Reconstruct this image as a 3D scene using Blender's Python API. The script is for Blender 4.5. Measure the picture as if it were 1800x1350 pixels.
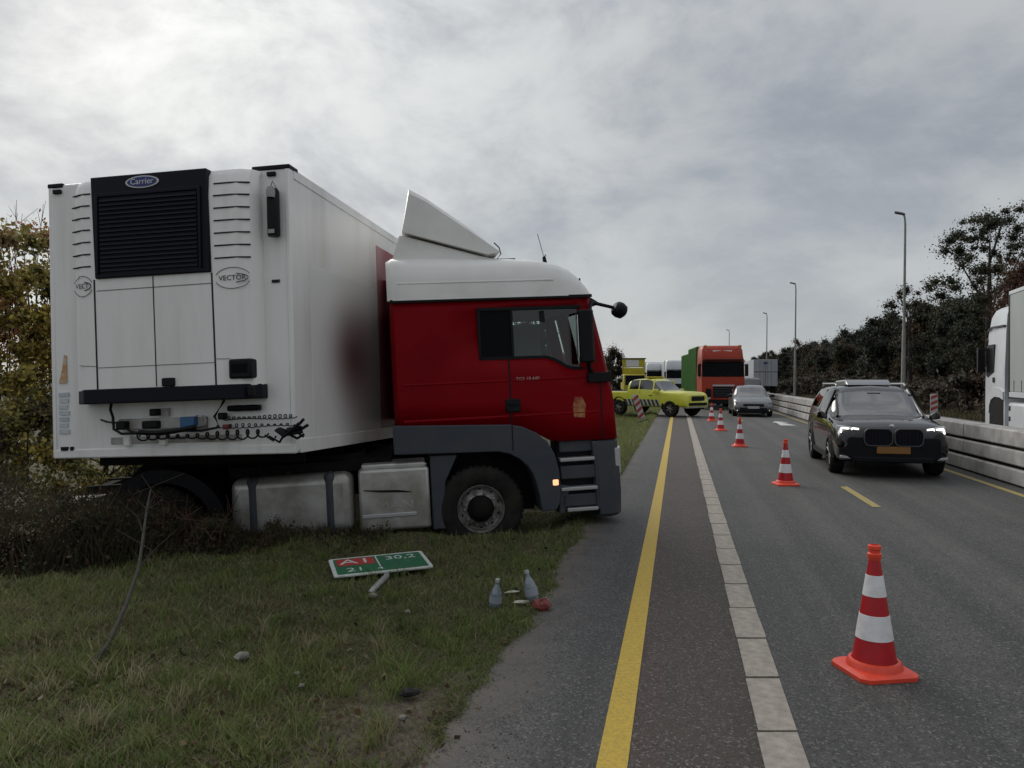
import bpy, math, random
import numpy as np
from mathutils import Vector, Matrix, Euler
for _o in list(bpy.data.objects):
    bpy.data.objects.remove(_o)
sc = bpy.context.scene
COL = sc.collection
R = math.radians
PI = math.pi
rng = np.random.default_rng(7)
random.seed(7)

# ------------------------------------------------------------------ camera
cam_d = bpy.data.cameras.new('camera')
cam = bpy.data.objects.new('camera', cam_d)
COL.objects.link(cam)
cam_d.sensor_width = 36.0
cam_d.lens = 36.0 * 1353.0 / 1800.0
cam_d.clip_start = 0.05
cam_d.clip_end = 6000.0
cam.location = (0.0, 0.0, 1.73)
cam.rotation_euler = (R(89.7), 0.0, 0.0)
sc.camera = cam

# ------------------------------------------------------------------ world: thick broken overcast, sun behind thin cloud ahead on the left
SUN_AZ_DIR = Vector((-0.62, 1.0, 0.70)).normalized()
SUN_EL = math.asin(SUN_AZ_DIR.z)
world = bpy.data.worlds.new('World')
sc.world = world
world.use_nodes = True
wn, wl = world.node_tree.nodes, world.node_tree.links
wn.clear()
def WN(t, **kw):
    n = wn.new(t)
    for k, v in kw.items():
        setattr(n, k, v)
    return n
def wmath(op, a, b=None, c=None, clamp=False):
    n = wn.new('ShaderNodeMath'); n.operation = op; n.use_clamp = clamp
    for i, v in enumerate((a, b, c)):
        if v is None: continue
        if isinstance(v, (int, float)): n.inputs[i].default_value = v
        else: wl.new(v, n.inputs[i])
    return n.outputs[0]
def wmix(fac, a, b):
    n = wn.new('ShaderNodeMix'); n.data_type = 'RGBA'
    for i, v in ((0, fac), (6, a), (7, b)):
        if isinstance(v, (int, float)): n.inputs[i].default_value = v
        elif isinstance(v, tuple): n.inputs[i].default_value = (*v, 1.0)
        else: wl.new(v, n.inputs[i])
    return n.outputs[2]
def wramp(v, lo, hi):
    n = wn.new('ShaderNodeMapRange'); n.interpolation_type = 'SMOOTHSTEP'
    wl.new(v, n.inputs[0]); n.inputs[1].default_value = lo; n.inputs[2].default_value = hi
    return n.outputs[0]
tc = WN('ShaderNodeTexCoord')
sky = WN('ShaderNodeTexSky', sky_type='NISHITA', sun_disc=False)
sky.sun_elevation = SUN_EL
sky.sun_rotation = math.atan2(SUN_AZ_DIR.x, SUN_AZ_DIR.y)
sep = WN('ShaderNodeSeparateXYZ'); wl.new(tc.outputs['Generated'], sep.inputs[0])
zz = wmath('MAXIMUM', sep.outputs[2], 0.0)
den = wmath('ADD', zz, 0.26)
u_ = wmath('DIVIDE', sep.outputs[0], den)
v_ = wmath('DIVIDE', sep.outputs[1], den)
cmb = WN('ShaderNodeCombineXYZ'); wl.new(u_, cmb.inputs[0]); wl.new(v_, cmb.inputs[1])
def wnoise(scale, detail, rough, off, dist=0.0):
    mp = WN('ShaderNodeMapping'); mp.inputs['Location'].default_value = off
    mp.inputs['Rotation'].default_value = (0, 0, 0.6); mp.inputs['Scale'].default_value = (1.0, 0.75, 1.0)
    wl.new(cmb.outputs[0], mp.inputs[0])
    n = WN('ShaderNodeTexNoise'); n.inputs['Scale'].default_value = scale
    n.inputs['Detail'].default_value = detail; n.inputs['Roughness'].default_value = rough
    n.inputs['Distortion'].default_value = dist
    wl.new(mp.outputs[0], n.inputs['Vector'])
    return n.outputs['Fac']
n_big = wnoise(1.0, 5, 0.55, (3.1, 1.7, 0), 0.3)
nrm = WN('ShaderNodeVectorMath', operation='NORMALIZE'); wl.new(tc.outputs['Generated'], nrm.inputs[0])
def dnoise(scale, detail, rough, off, dist, zs):
    mp = WN('ShaderNodeMapping'); mp.inputs['Location'].default_value = off; mp.inputs['Scale'].default_value = (1.0, 1.0, zs)
    mp.inputs['Rotation'].default_value = (0.15, 0.35, 0.2)
    wl.new(nrm.outputs[0], mp.inputs[0])
    n = WN('ShaderNodeTexNoise'); n.inputs['Scale'].default_value = scale; n.inputs['Detail'].default_value = detail
    n.inputs['Roughness'].default_value = rough; n.inputs['Distortion'].default_value = dist
    wl.new(mp.outputs[0], n.inputs['Vector'])
    return n.outputs['Fac']
n_mid = dnoise(4.0, 10, 0.60, (1.3, 0.2, 2.0), 0.25, 1.7)
n_lo = wnoise(0.45, 3, 0.5, (7.7, 2.9, 4.0))
dens = wmath('ADD', wmath('MULTIPLY', n_big, 0.30), wmath('MULTIPLY', n_mid, 0.70))
thick = wramp(dens, 0.39, 0.61)                      # 0 thin bright cloud, 1 thick grey underside
cl = wmix(thick, (0.530, 0.545, 0.548), (0.300, 0.322, 0.362))
cl = wmix(wmath('MULTIPLY', wramp(n_lo, 0.40, 0.65), 0.35), cl, (0.31, 0.335, 0.375))
# glow of the veiled sun
vm = WN('ShaderNodeVectorMath', operation='DOT_PRODUCT')
wl.new(nrm.outputs[0], vm.inputs[0]); vm.inputs[1].default_value = SUN_AZ_DIR
dt = wmath('MAXIMUM', vm.outputs['Value'], 0.0)
glow = wmath('ADD', wmath('MULTIPLY', wmath('POWER', dt, 7.0), 0.36), wmath('MULTIPLY', wmath('POWER', dt, 24.0), 0.07))
glow = wmath('MULTIPLY', glow, wmath('SUBTRACT', 1.12, wmath('MULTIPLY', thick, 0.55)))
gl = WN('ShaderNodeMix', data_type='RGBA', blend_type='ADD'); gl.inputs[0].default_value = 1.0
gcol = WN('ShaderNodeVectorMath', operation='SCALE'); gcol.inputs[0].default_value = (1.0, 1.0, 0.92); wl.new(glow, gcol.inputs[3])
wl.new(cl, gl.inputs[6]); wl.new(gcol.outputs[0], gl.inputs[7])
# paler towards the horizon
hz = wramp(sep.outputs[2], 0.30, 0.0)
cl2 = wmix(wmath('MULTIPLY', hz, 0.45), gl.outputs[2], (0.50, 0.53, 0.54))
# an overcast sky brightens steadily towards the zenith
zen = wmath('ADD', 8.4, wmath('MULTIPLY', wramp(sep.outputs[2], 0.30, 1.0), 4.0))
up = WN('ShaderNodeVectorMath', operation='SCALE'); wl.new(cl2, up.inputs[0]); wl.new(zen, up.inputs[3])
fin = wmix(0.94, sky.outputs[0], up.outputs[0])
bg = WN('ShaderNodeBackground'); wl.new(fin, bg.inputs[0]); bg.inputs[1].default_value = 0.1
wo = WN('ShaderNodeOutputWorld'); wl.new(bg.outputs[0], wo.inputs[0])

# ------------------------------------------------------------------ sun through the cloud, very soft
sun_d = bpy.data.lights.new('sun', 'SUN')
sun_d.energy = 1.5
sun_d.angle = R(40)
sun_d.color = (1.0, 0.96, 0.9)
sun = bpy.data.objects.new('sun', sun_d)
COL.objects.link(sun)
sun.rotation_euler = SUN_AZ_DIR.to_track_quat('Z', 'Y').to_euler()

sc.view_settings.view_transform = 'Standard'
sc.view_settings.look = 'None'
sc.view_settings.exposure = 0.28
sc.view_settings.gamma = 1.0
sc.view_settings.use_curve_mapping = False

# ================================================================== helpers
def material(name, col, rough=0.6, metal=0.0, coat=0.0, spec=0.5, noise=0.0, nscale=5.0, col2=None, bump=0.0, bscale=40.0,
             emit=None, estr=0.0, stretch=None, vcol=False, ndetail=6.0, lo=0.35, hi=0.65):
    m = bpy.data.materials.new(name); m.use_nodes = True
    nt = m.node_tree; n, l = nt.nodes, nt.links
    b = n['Principled BSDF']
    b.inputs['Base Color'].default_value = (*col, 1)
    b.inputs['Roughness'].default_value = rough
    b.inputs['Metallic'].default_value = metal
    b.inputs['Specular IOR Level'].default_value = spec
    b.inputs['Coat Weight'].default_value = coat
    b.inputs['Coat Roughness'].default_value = 0.08
    if emit:
        b.inputs['Emission Color'].default_value = (*emit, 1); b.inputs['Emission Strength'].default_value = estr
    tcn = n.new('ShaderNodeTexCoord'); vec = tcn.outputs['Object']
    if stretch:
        mp = n.new('ShaderNodeMapping'); mp.inputs['Scale'].default_value = stretch
        l.new(vec, mp.inputs[0]); vec = mp.outputs[0]
    src = None
    if vcol:
        a = n.new('ShaderNodeAttribute'); a.attribute_name = 'Col'; src = a.outputs['Color']
    if col2 is not None or noise > 0:
        t = n.new('ShaderNodeTexNoise'); t.inputs['Scale'].default_value = nscale; t.inputs['Detail'].default_value = ndetail
        t.inputs['Roughness'].default_value = 0.6
        l.new(vec, t.inputs['Vector'])
        mr = n.new('ShaderNodeMapRange'); l.new(t.outputs['Fac'], mr.inputs[0])
        mr.inputs[1].default_value = lo; mr.inputs[2].default_value = hi
        mx = n.new('ShaderNodeMix'); mx.data_type = 'RGBA'
        c2 = col2 if col2 is not None else tuple(c * (1 - noise) for c in col)
        mx.inputs[6].default_value = (*col, 1); mx.inputs[7].default_value = (*c2, 1)
        l.new(mr.outputs[0], mx.inputs[0]); l.new(mx.outputs[2], b.inputs['Base Color'])
    elif src is not None:
        l.new(src, b.inputs['Base Color'])
    if bump > 0:
        t2 = n.new('ShaderNodeTexNoise'); t2.inputs['Scale'].default_value = bscale; t2.inputs['Detail'].default_value = 4
        l.new(vec, t2.inputs['Vector'])
        bp = n.new('ShaderNodeBump'); bp.inputs['Strength'].default_value = bump; bp.inputs['Distance'].default_value = 0.02
        l.new(t2.outputs['Fac'], bp.inputs['Height']); l.new(bp.outputs[0], b.inputs['Normal'])
    return m

def glass(name, tint=(0.5, 0.55, 0.53), refl=0.12, rough=0.02, ior=1.5):
    m = bpy.data.materials.new(name); m.use_nodes = True
    nt = m.node_tree; n, l = nt.nodes, nt.links
    n.clear()
    o = n.new('ShaderNodeOutputMaterial'); tr = n.new('ShaderNodeBsdfTransparent'); gl = n.new('ShaderNodeBsdfGlossy')
    tr.inputs[0].default_value = (*tint, 1); gl.inputs['Roughness'].default_value = rough
    fr = n.new('ShaderNodeFresnel'); fr.inputs[0].default_value = ior
    ad = n.new('ShaderNodeMath'); ad.operation = 'ADD'; ad.inputs[1].default_value = refl; l.new(fr.outputs[0], ad.inputs[0])
    mx = n.new('ShaderNodeMixShader'); l.new(ad.outputs[0], mx.inputs[0]); l.new(tr.outputs[0], mx.inputs[1]); l.new(gl.outputs[0], mx.inputs[2])
    l.new(mx.outputs[0], o.inputs[0])
    return m

class MB:
    """collects polygons into one mesh"""
    def __init__(s): s.v, s.f, s.m = [], [], []; s.cur = 0
    def add(s, vs, fs):
        b = len(s.v); s.v += [tuple(p) for p in vs]
        for f in fs: s.f.append(tuple(b + i for i in f)); s.m.append(s.cur)
        return s
    def box(s, x0, x1, y0, y1, z0, z1):
        v = [(x, y, z) for z in (z0, z1) for y in (y0, y1) for x in (x0, x1)]
        return s.add(v, [(0, 2, 3, 1), (4, 5, 7, 6), (0, 1, 5, 4), (2, 6, 7, 3), (0, 4, 6, 2), (1, 3, 7, 5)])
    def prism(s, poly, a0, a1, axis='y'):
        """polygon in the two other axes, extruded along axis"""
        n = len(poly)
        def P(p, a):
            if axis == 'y': return (p[0], a, p[1])
            if axis == 'x': return (a, p[0], p[1])
            return (p[0], p[1], a)
        v = [P(p, a0) for p in poly] + [P(p, a1) for p in poly]
        area = sum(poly[i][0] * poly[(i + 1) % n][1] - poly[(i + 1) % n][0] * poly[i][1] for i in range(n))
        f = [tuple(range(n)), tuple(range(2 * n - 1, n - 1, -1))] + [(i, n + i, n + (i + 1) % n, (i + 1) % n) for i in range(n)]
        flip = (area < 0) if axis == 'y' else (area > 0)
        if a1 < a0: flip = not flip
        if flip: f = [tuple(reversed(q)) for q in f]
        return s.add(v, f)
    def strip(s, outer, inner, a0, a1):
        """band between two xz polylines, extruded along y"""
        n = len(outer); vs, fs = [], []
        for i in range(n):
            vs += [(outer[i][0], a0, outer[i][1]), (outer[i][0], a1, outer[i][1]), (inner[i][0], a1, inner[i][1]), (inner[i][0], a0, inner[i][1])]
        for i in range(n - 1):
            b = 4 * i
            fs += [(b + k, b + (k + 1) % 4, b + 4 + (k + 1) % 4, b + 4 + k) for k in range(4)]
        fs += [(3, 2, 1, 0), (4 * n - 4, 4 * n - 3, 4 * n - 2, 4 * n - 1)]
        return s.add(vs, fs)
    def tube(s, pts, r, n=8, cap=True):
        pts = [Vector(p) for p in pts]; rr = r if isinstance(r, (list, tuple)) else [r] * len(pts)
        vs, fs = [], []
        up = Vector((0, 0, 1))
        for i, p in enumerate(pts):
            d = (pts[min(i + 1, len(pts) - 1)] - pts[max(i - 1, 0)]).normalized()
            a = d.cross(up if abs(d.z) < 0.95 else Vector((1, 0, 0))).normalized(); b = d.cross(a)
            for k in range(n):
                t = 2 * PI * k / n
                vs.append(p + (a * math.cos(t) + b * math.sin(t)) * rr[i])
        for i in range(len(pts) - 1):
            for k in range(n):
                k2 = (k + 1) % n
                fs.append((i * n + k, i * n + k2, (i + 1) * n + k2, (i + 1) * n + k))
        if cap:
            fs.append(tuple(range(n - 1, -1, -1))); fs.append(tuple((len(pts) - 1) * n + k for k in range(n)))
        return s.add(vs, fs)
    def lathe(s, prof, n=24, axis='z', c=(0, 0, 0), a0=0.0, a1=2 * PI):
        full = abs(a1 - a0 - 2 * PI) < 1e-6
        m = n if full else n + 1
        vs, fs = [], []
        for (r, h) in prof:
            for k in range(m):
                t = a0 + (a1 - a0) * k / n
                x, y = r * math.cos(t), r * math.sin(t)
                if axis == 'z': p = (c[0] + x, c[1] + y, c[2] + h)
                elif axis == 'y': p = (c[0] + x, c[1] + h, c[2] + y)
                else: p = (c[0] + h, c[1] + x, c[2] + y)
                vs.append(p)
        for i in range(len(prof) - 1):
            for k in range(n):
                k2 = (k + 1) % m
                q = (i * m + k, i * m + k2, (i + 1) * m + k2, (i + 1) * m + k)
                fs.append(q if axis != 'y' else tuple(reversed(q)))
        return s.add(vs, fs)
    def disc(s, c, r, axis='y', n=16, sgn=1):
        vs = []
        for k in range(n):
            t = 2 * PI * k / n; x, y = r * math.cos(t), r * math.sin(t)
            vs.append((c[0] + x, c[1], c[2] + y) if axis == 'y' else (c[0], c[1] + x, c[2] + y) if axis == 'x' else (c[0] + x, c[1] + y, c[2]))
        f = tuple(range(n))
        return s.add(vs, [f if sgn > 0 else tuple(reversed(f))])
    def mesh(s, name, mats, smooth=35):
        me = bpy.data.meshes.new(name); me.from_pydata(s.v, [], s.f)
        for m in (mats if isinstance(mats, (list, tuple)) else [mats]): me.materials.append(m)
        if any(s.m): me.polygons.foreach_set('material_index', s.m)
        me.update()
        if smooth:
            me.polygons.foreach_set('use_smooth', [True] * len(me.polygons)); me.set_sharp_from_angle(angle=R(smooth))
        return me
    def build(s, name, mats, parent=None, bevel=0.0, seg=2, smooth=35, **tags):
        me = s.mesh(name, mats, smooth)
        o = bpy.data.objects.new(name, me); COL.objects.link(o)
        if bevel > 0:
            md = o.modifiers.new('edge', 'BEVEL'); md.width = bevel; md.segments = seg; md.limit_method = 'ANGLE'; md.angle_limit = R(30)
            md.harden_normals = False
        if parent is not None: o.parent = parent
        tag(o, **tags)
        return o

def tag(o, label=None, category=None, group=None, kind=None):
    for k, v in (('label', label), ('category', category), ('group', group), ('kind', kind)):
        if v: o[k] = v
    return o
def thing(name, label, category, loc=(0, 0, 0), rz=0.0, group=None, matrix=None):
    o = bpy.data.objects.new(name, None); o.empty_display_size = 0.2; COL.objects.link(o)
    if matrix is not None: o.matrix_world = matrix
    else: o.location = loc; o.rotation_euler = (0, 0, rz)
    return tag(o, label, category, group)
def heading(dx, dy): return math.atan2(dy, dx)
def copy_tree(o, parent=None):
    c = o.copy(); COL.objects.link(c)
    if parent is not None: c.parent = parent
    for ch in list(o.children): copy_tree(ch, c)
    return c
def link(name, me, parent=None, loc=None, rot=None, scale=None, **tags):
    o = bpy.data.objects.new(name, me); COL.objects.link(o)
    if parent is not None: o.parent = parent
    if loc is not None: o.location = loc
    if rot is not None: o.rotation_euler = rot
    if scale is not None: o.scale = scale if isinstance(scale, (tuple, list)) else (scale,) * 3
    return tag(o, **tags)
def text_mesh(name, s, size, mat, parent, loc, rot, extrude=0.002, sx=1.0):
    cu = bpy.data.curves.new(name, 'FONT'); cu.body = s; cu.size = size; cu.extrude = extrude
    cu.align_x = 'CENTER'; cu.align_y = 'CENTER'; cu.resolution_u = 3
    t = bpy.data.objects.new(name, cu)
    me = bpy.data.meshes.new_from_object(t)
    bpy.data.objects.remove(t); bpy.data.curves.remove(cu)
    me.materials.clear(); me.materials.append(mat)
    return link(name, me, parent, loc, rot, (sx, 1, 1))
def ellipse(cx, cz, a, b, n=28, t0=0.0, t1=2 * PI):
    return [(cx + a * math.cos(t0 + (t1 - t0) * k / n), cz + b * math.sin(t0 + (t1 - t0) * k / n)) for k in range(n if abs(t1 - t0 - 2 * PI) < 1e-6 else n + 1)]
def pchip(xs, ys, q):
    xs = np.asarray(xs, float); ys = np.asarray(ys, float); h = np.diff(xs); d = np.diff(ys) / h
    m = np.zeros_like(ys)
    for i in range(1, len(xs) - 1):
        if d[i - 1] * d[i] > 0:
            w1, w2 = 2 * h[i] + h[i - 1], h[i] + 2 * h[i - 1]
            m[i] = (w1 + w2) / (w1 / d[i - 1] + w2 / d[i])
    m[0], m[-1] = d[0], d[-1]
    q = np.asarray(q, float); k = np.clip(np.searchsorted(xs, q, side='right') - 1, 0, len(h) - 1)
    t = (q - xs[k]) / h[k]
    return ((2 * t**3 - 3 * t**2 + 1) * ys[k] + (t**3 - 2 * t**2 + t) * h[k] * m[k] + (-2 * t**3 + 3 * t**2) * ys[k + 1] + (t**3 - t**2) * h[k] * m[k + 1])
def np_mesh(name, V, F, mat, cols=None, smooth=False):
    """V (n,3), F (m,k) arrays"""
    me = bpy.data.meshes.new(name)
    n, (m, k) = len(V), F.shape
    me.vertices.add(n); me.vertices.foreach_set('co', V.astype(np.float32).ravel())
    me.loops.add(m * k); me.loops.foreach_set('vertex_index', F.astype(np.int32).ravel())
    me.polygons.add(m)
    me.polygons.foreach_set('loop_start', np.arange(0, m * k, k, dtype=np.int32))
    me.polygons.foreach_set('loop_total', np.full(m, k, dtype=np.int32))
    if smooth: me.polygons.foreach_set('use_smooth', np.ones(m, dtype=bool))
    if cols is not None:
        ca = me.color_attributes.new('Col', 'FLOAT_COLOR', 'POINT')
        c4 = np.ones((n, 4), np.float32); c4[:, :3] = cols
        ca.data.foreach_set('color', c4.ravel())
    me.update(calc_edges=True)
    me.materials.append(mat)
    return me

# ================================================================== materials
M = {}
M['white'] = material('white_paint', (0.72, 0.73, 0.74), 0.35, coat=0.3, noise=0.10, nscale=1.3)
M['trailer'] = material('trailer_white', (0.84, 0.83, 0.81), 0.38, coat=0.25, col2=(0.64, 0.62, 0.58), nscale=3.2, lo=0.48, hi=0.80, stretch=(1.0, 0.6, 0.10), bump=0.02, bscale=3)
M['unit'] = material('unit_white', (0.85, 0.83, 0.81), 0.45, col2=(0.70, 0.68, 0.65), nscale=4.0, lo=0.48, hi=0.8, stretch=(1.0, 1.0, 0.12))
M['dirty'] = material('dirty_white', (0.50, 0.49, 0.47), 0.6, col2=(0.22, 0.20, 0.17), nscale=3.0)
M['red'] = material('red_paint', (0.215, 0.0015, 0.005), 0.5, coat=0.03, spec=0.07, col2=(0.155, 0.001, 0.004), nscale=1.2, lo=0.4, hi=0.8)
M['cabwhite'] = material('cab_white', (0.80, 0.79, 0.76), 0.45, coat=0.2, col2=(0.64, 0.62, 0.59), nscale=1.4, lo=0.45, hi=0.8)
M['black'] = material('black_plastic', (0.007, 0.007, 0.009), 0.55, spec=0.22, noise=0.4, nscale=6)
M['grille'] = material('grille_black', (0.005, 0.005, 0.011), 0.5, spec=0.2)
M['chassis'] = material('chassis_black', (0.006, 0.006, 0.006), 0.8, spec=0.15, col2=(0.014, 0.012, 0.010), nscale=4)
M['grey'] = material('grey_plastic', (0.046, 0.053, 0.068), 0.6, spec=0.3, col2=(0.066, 0.068, 0.072), nscale=3, lo=0.4, hi=0.7)
M['gap'] = material('seam', (0.035, 0.035, 0.038), 0.9, spec=0.1)
M['alu'] = material('aluminium', (0.52, 0.51, 0.49), 0.40, metal=0.55, col2=(0.30, 0.285, 0.25), nscale=3.5, bump=0.05, bscale=8)
M['steel'] = material('galvanised', (0.36, 0.37, 0.37), 0.5, metal=0.4, col2=(0.26, 0.26, 0.25), nscale=6)
M['step'] = material('step_alloy', (0.42, 0.42, 0.42), 0.45, metal=0.4)
M['tyre'] = material('tyre_rubber', (0.010, 0.010, 0.010), 0.85, spec=0.2, col2=(0.028, 0.025, 0.021), nscale=5, bump=0.2, bscale=30)
M['rim'] = material('wheel_steel', (0.34, 0.33, 0.32), 0.5, metal=0.4, col2=(0.10, 0.09, 0.08), nscale=9)
M['rimdark'] = material('rim_dark', (0.10, 0.10, 0.105), 0.4, metal=0.6)
M['glass'] = glass('clear_glass', (0.74, 0.84, 0.80), 0.03)
M['glassdark'] = glass('tinted_glass', (0.10, 0.12, 0.12), 0.10)
M['glasscar'] = glass('car_glass', (0.40, 0.46, 0.50), 0.24)
M['glassscreen'] = glass('screen_glass', (0.66, 0.80, 0.75), 0.02, ior=1.12)
M['blackglass'] = material('black_glass', (0.003, 0.003, 0.004), 0.3, spec=0.08)
M['interior'] = material('cab_interior', (0.035, 0.035, 0.036), 0.8)
M['interior2'] = material('cab_trim', (0.16, 0.165, 0.155), 0.8)
M['chrome'] = material('chrome', (0.55, 0.55, 0.55), 0.2, metal=1.0)
M['lampwhite'] = material('headlight_lit', (0.9, 0.9, 0.9), 0.2, emit=(1, 0.97, 0.92), estr=2.2)
M['lens'] = material('headlight_lens', (0.42, 0.43, 0.44), 0.15, coat=0.6)
M['amberlit'] = material('amber_lamp_lit', (0.8, 0.25, 0.08), 0.3, emit=(1.0, 0.45, 0.22), estr=1.3)
M['amber'] = material('amber_lens', (0.55, 0.16, 0.01), 0.25)
M['redlens'] = material('red_lens', (0.30, 0.01, 0.01), 0.25)
M['suv'] = material('suv_paint', (0.005, 0.005, 0.007), 0.10, coat=0.5, spec=0.4)
M['silver'] = material('silver_paint', (0.17, 0.18, 0.19), 0.28, metal=0.5, coat=0.8)
M['roof_sheen'] = material('roof_sheen_grey', (0.20, 0.21, 0.22), 0.3, metal=0.4, coat=0.7)  # pale tone paints the sky's reflection onto the black car's roof
M['yellow'] = material('fluor_yellow', (0.68, 0.68, 0.060), 0.35, coat=0.5, noise=0.12, nscale=2)
M['yellowdark'] = material('truck_yellow', (0.46, 0.38, 0.02), 0.5, noise=0.2, nscale=2)
M['orange'] = material('orange_red_paint', (0.38, 0.038, 0.013), 0.45, spec=0.3, coat=0.1, noise=0.15, nscale=2)
M['green'] = material('green_steel', (0.075, 0.23, 0.035), 0.5, col2=(0.05, 0.16, 0.028), nscale=1.5)
M['darkvan'] = material('dark_blue_paint', (0.020, 0.023, 0.030), 0.3, coat=0.7)
M['plate'] = material('number_plate', (0.26, 0.12, 0.03), 0.5)
M['platewhite'] = material('plate_grey', (0.42, 0.42, 0.42), 0.5)
M['conered'] = material('cone_red', (0.50, 0.008, 0.014), 0.42, col2=(0.38, 0.008, 0.012), nscale=9)
M['conebase'] = material('cone_orange', (0.85, 0.075, 0.035), 0.4, col2=(0.66, 0.06, 0.032), nscale=12, lo=0.4, hi=0.8)
M['coneband'] = material('reflective_band', (0.84, 0.84, 0.85), 0.35, col2=(0.70, 0.68, 0.68), nscale=14)
M['yline'] = material('yellow_tape', (0.58, 0.39, 0.035), 0.6, col2=(0.33, 0.23, 0.05), nscale=42, lo=0.38, hi=0.78, bump=0.25, bscale=160)
M['ydash'] = material('yellow_dash_tape', (0.42, 0.33, 0.10), 0.6, col2=(0.28, 0.22, 0.08), nscale=30)
M['block'] = material('worn_block', (0.40, 0.355, 0.30), 0.75, col2=(0.21, 0.185, 0.16), nscale=14, lo=0.35, hi=0.75, bump=0.25, bscale=90)
M['wline'] = material('white_paint_mark', (0.6, 0.6, 0.6), 0.6, noise=0.25, nscale=8)
M['concrete'] = material('barrier_concrete', (0.42, 0.41, 0.395), 0.75, col2=(0.25, 0.24, 0.225), nscale=2.2, bump=0.08, bscale=30)
M['lamp_pole'] = material('lamp_post_grey', (0.30, 0.30, 0.28), 0.6, metal=0.2, col2=(0.22, 0.22, 0.20), nscale=2)
M['lamphead'] = material('lamp_head_grey', (0.12, 0.12, 0.13), 0.5)
M['bark'] = material('bark', (0.060, 0.050, 0.040), 0.9, col2=(0.030, 0.026, 0.022), nscale=9, bump=0.4, bscale=25)
M['leaf'] = material('leaf', (0.05, 0.06, 0.02), 0.6, vcol=True, spec=0.25)
M['grass'] = material('grass_blade', (0.05, 0.06, 0.02), 0.6, vcol=True, spec=0.2)
for _m, _f in (('grass', 0.45), ('leaf', 0.2)):                       # thin blades let light through
    nt = M[_m].node_tree; _b = nt.nodes['Principled BSDF']; _o = [q for q in nt.nodes if q.type == 'OUTPUT_MATERIAL'][0]
    _t = nt.nodes.new('ShaderNodeBsdfTranslucent'); _x = nt.nodes.new('ShaderNodeMixShader'); _x.inputs[0].default_value = _f
    _g = nt.nodes.new('ShaderNodeNewGeometry'); _s = nt.nodes.new('ShaderNodeVectorMath'); _s.operation = 'SCALE'; _s.inputs[3].default_value = 0.25 if _m == 'grass' else 0.25
    _p = nt.nodes.new('ShaderNodeVectorMath'); _p.operation = 'ADD'; _p.inputs[1].default_value = (0, 0, 0.65 if _m == 'grass' else 0.75)      # soft upward facing turf
    nt.links.new(_g.outputs['Normal'], _s.inputs[0]); nt.links.new(_s.outputs[0], _p.inputs[0]); nt.links.new(_p.outputs[0], _b.inputs['Normal'])
    _a = [q for q in nt.nodes if q.type == 'ATTRIBUTE'][0]; nt.links.new(_a.outputs['Color'], _t.inputs[0])
    nt.links.new(_b.outputs[0], _x.inputs[1]); nt.links.new(_t.outputs[0], _x.inputs[2]); nt.links.new(_x.outputs[0], _o.inputs[0])
M['signgreen'] = material('sign_green', (0.012, 0.125, 0.055), 0.4, col2=(0.010, 0.095, 0.045), nscale=10)
M['signwhite'] = material('sign_white', (0.55, 0.58, 0.56), 0.45, col2=(0.42, 0.43, 0.40), nscale=14)
M['signred'] = material('sign_red', (0.34, 0.03, 0.025), 0.45)
M['printblack'] = material('print_black', (0.02, 0.02, 0.022), 0.6)
M['printblue'] = material('print_blue', (0.02, 0.035, 0.16), 0.45)
M['printwhite'] = material('print_white', (0.6, 0.6, 0.62), 0.45)
M['paleprint'] = material('pale_print', (0.42, 0.30, 0.28), 0.5)
M['orangeprint'] = material('print_orange', (0.50, 0.24, 0.04), 0.6, col2=(0.6, 0.5, 0.4), nscale=18)
M['blueprint'] = material('print_pale_blue', (0.42, 0.50, 0.56), 0.6, col2=(0.62, 0.62, 0.62), nscale=30, stretch=(0.3, 1, 1))
M['bluecap'] = material('blue_coupling', (0.03, 0.11, 0.24), 0.5)
M['redcap'] = material('red_coupling', (0.22, 0.025, 0.02), 0.5, noise=0.5, nscale=30)
M['bottle'] = glass('bottle_plastic', (0.62, 0.68, 0.74), 0.22, 0.12)
M['bottleblue'] = material('bottle_label', (0.30, 0.33, 0.38), 0.35)
M['bottleclear'] = material('bottle_wall', (0.24, 0.29, 0.33), 0.12, spec=0.8, coat=0.5, col2=(0.12, 0.16, 0.17), nscale=25)
M['scrap'] = material('pale_scrap', (0.52, 0.52, 0.42), 0.7, noise=0.2, nscale=30)
M['stone'] = material('stone', (0.25, 0.24, 0.20), 0.85, noise=0.4, nscale=20)
M['twig'] = material('twig', (0.055, 0.050, 0.040), 0.85, col2=(0.030, 0.028, 0.022), nscale=12)
M['clod'] = material('dark_lump', (0.012, 0.011, 0.010), 0.8)
M['truckwhite'] = material('truck_white', (0.62, 0.64, 0.66), 0.38, coat=0.3, noise=0.12, nscale=1.5)
M['curtain'] = material('curtain_grey', (0.34, 0.37, 0.36), 0.55, col2=(0.29, 0.315, 0.31), nscale=1.2, stretch=(1, 1, 0.3))
M['greytrailer'] = material('trailer_door_grey', (0.36, 0.38, 0.40), 0.5, col2=(0.30, 0.31, 0.33), nscale=1.0)

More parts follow.
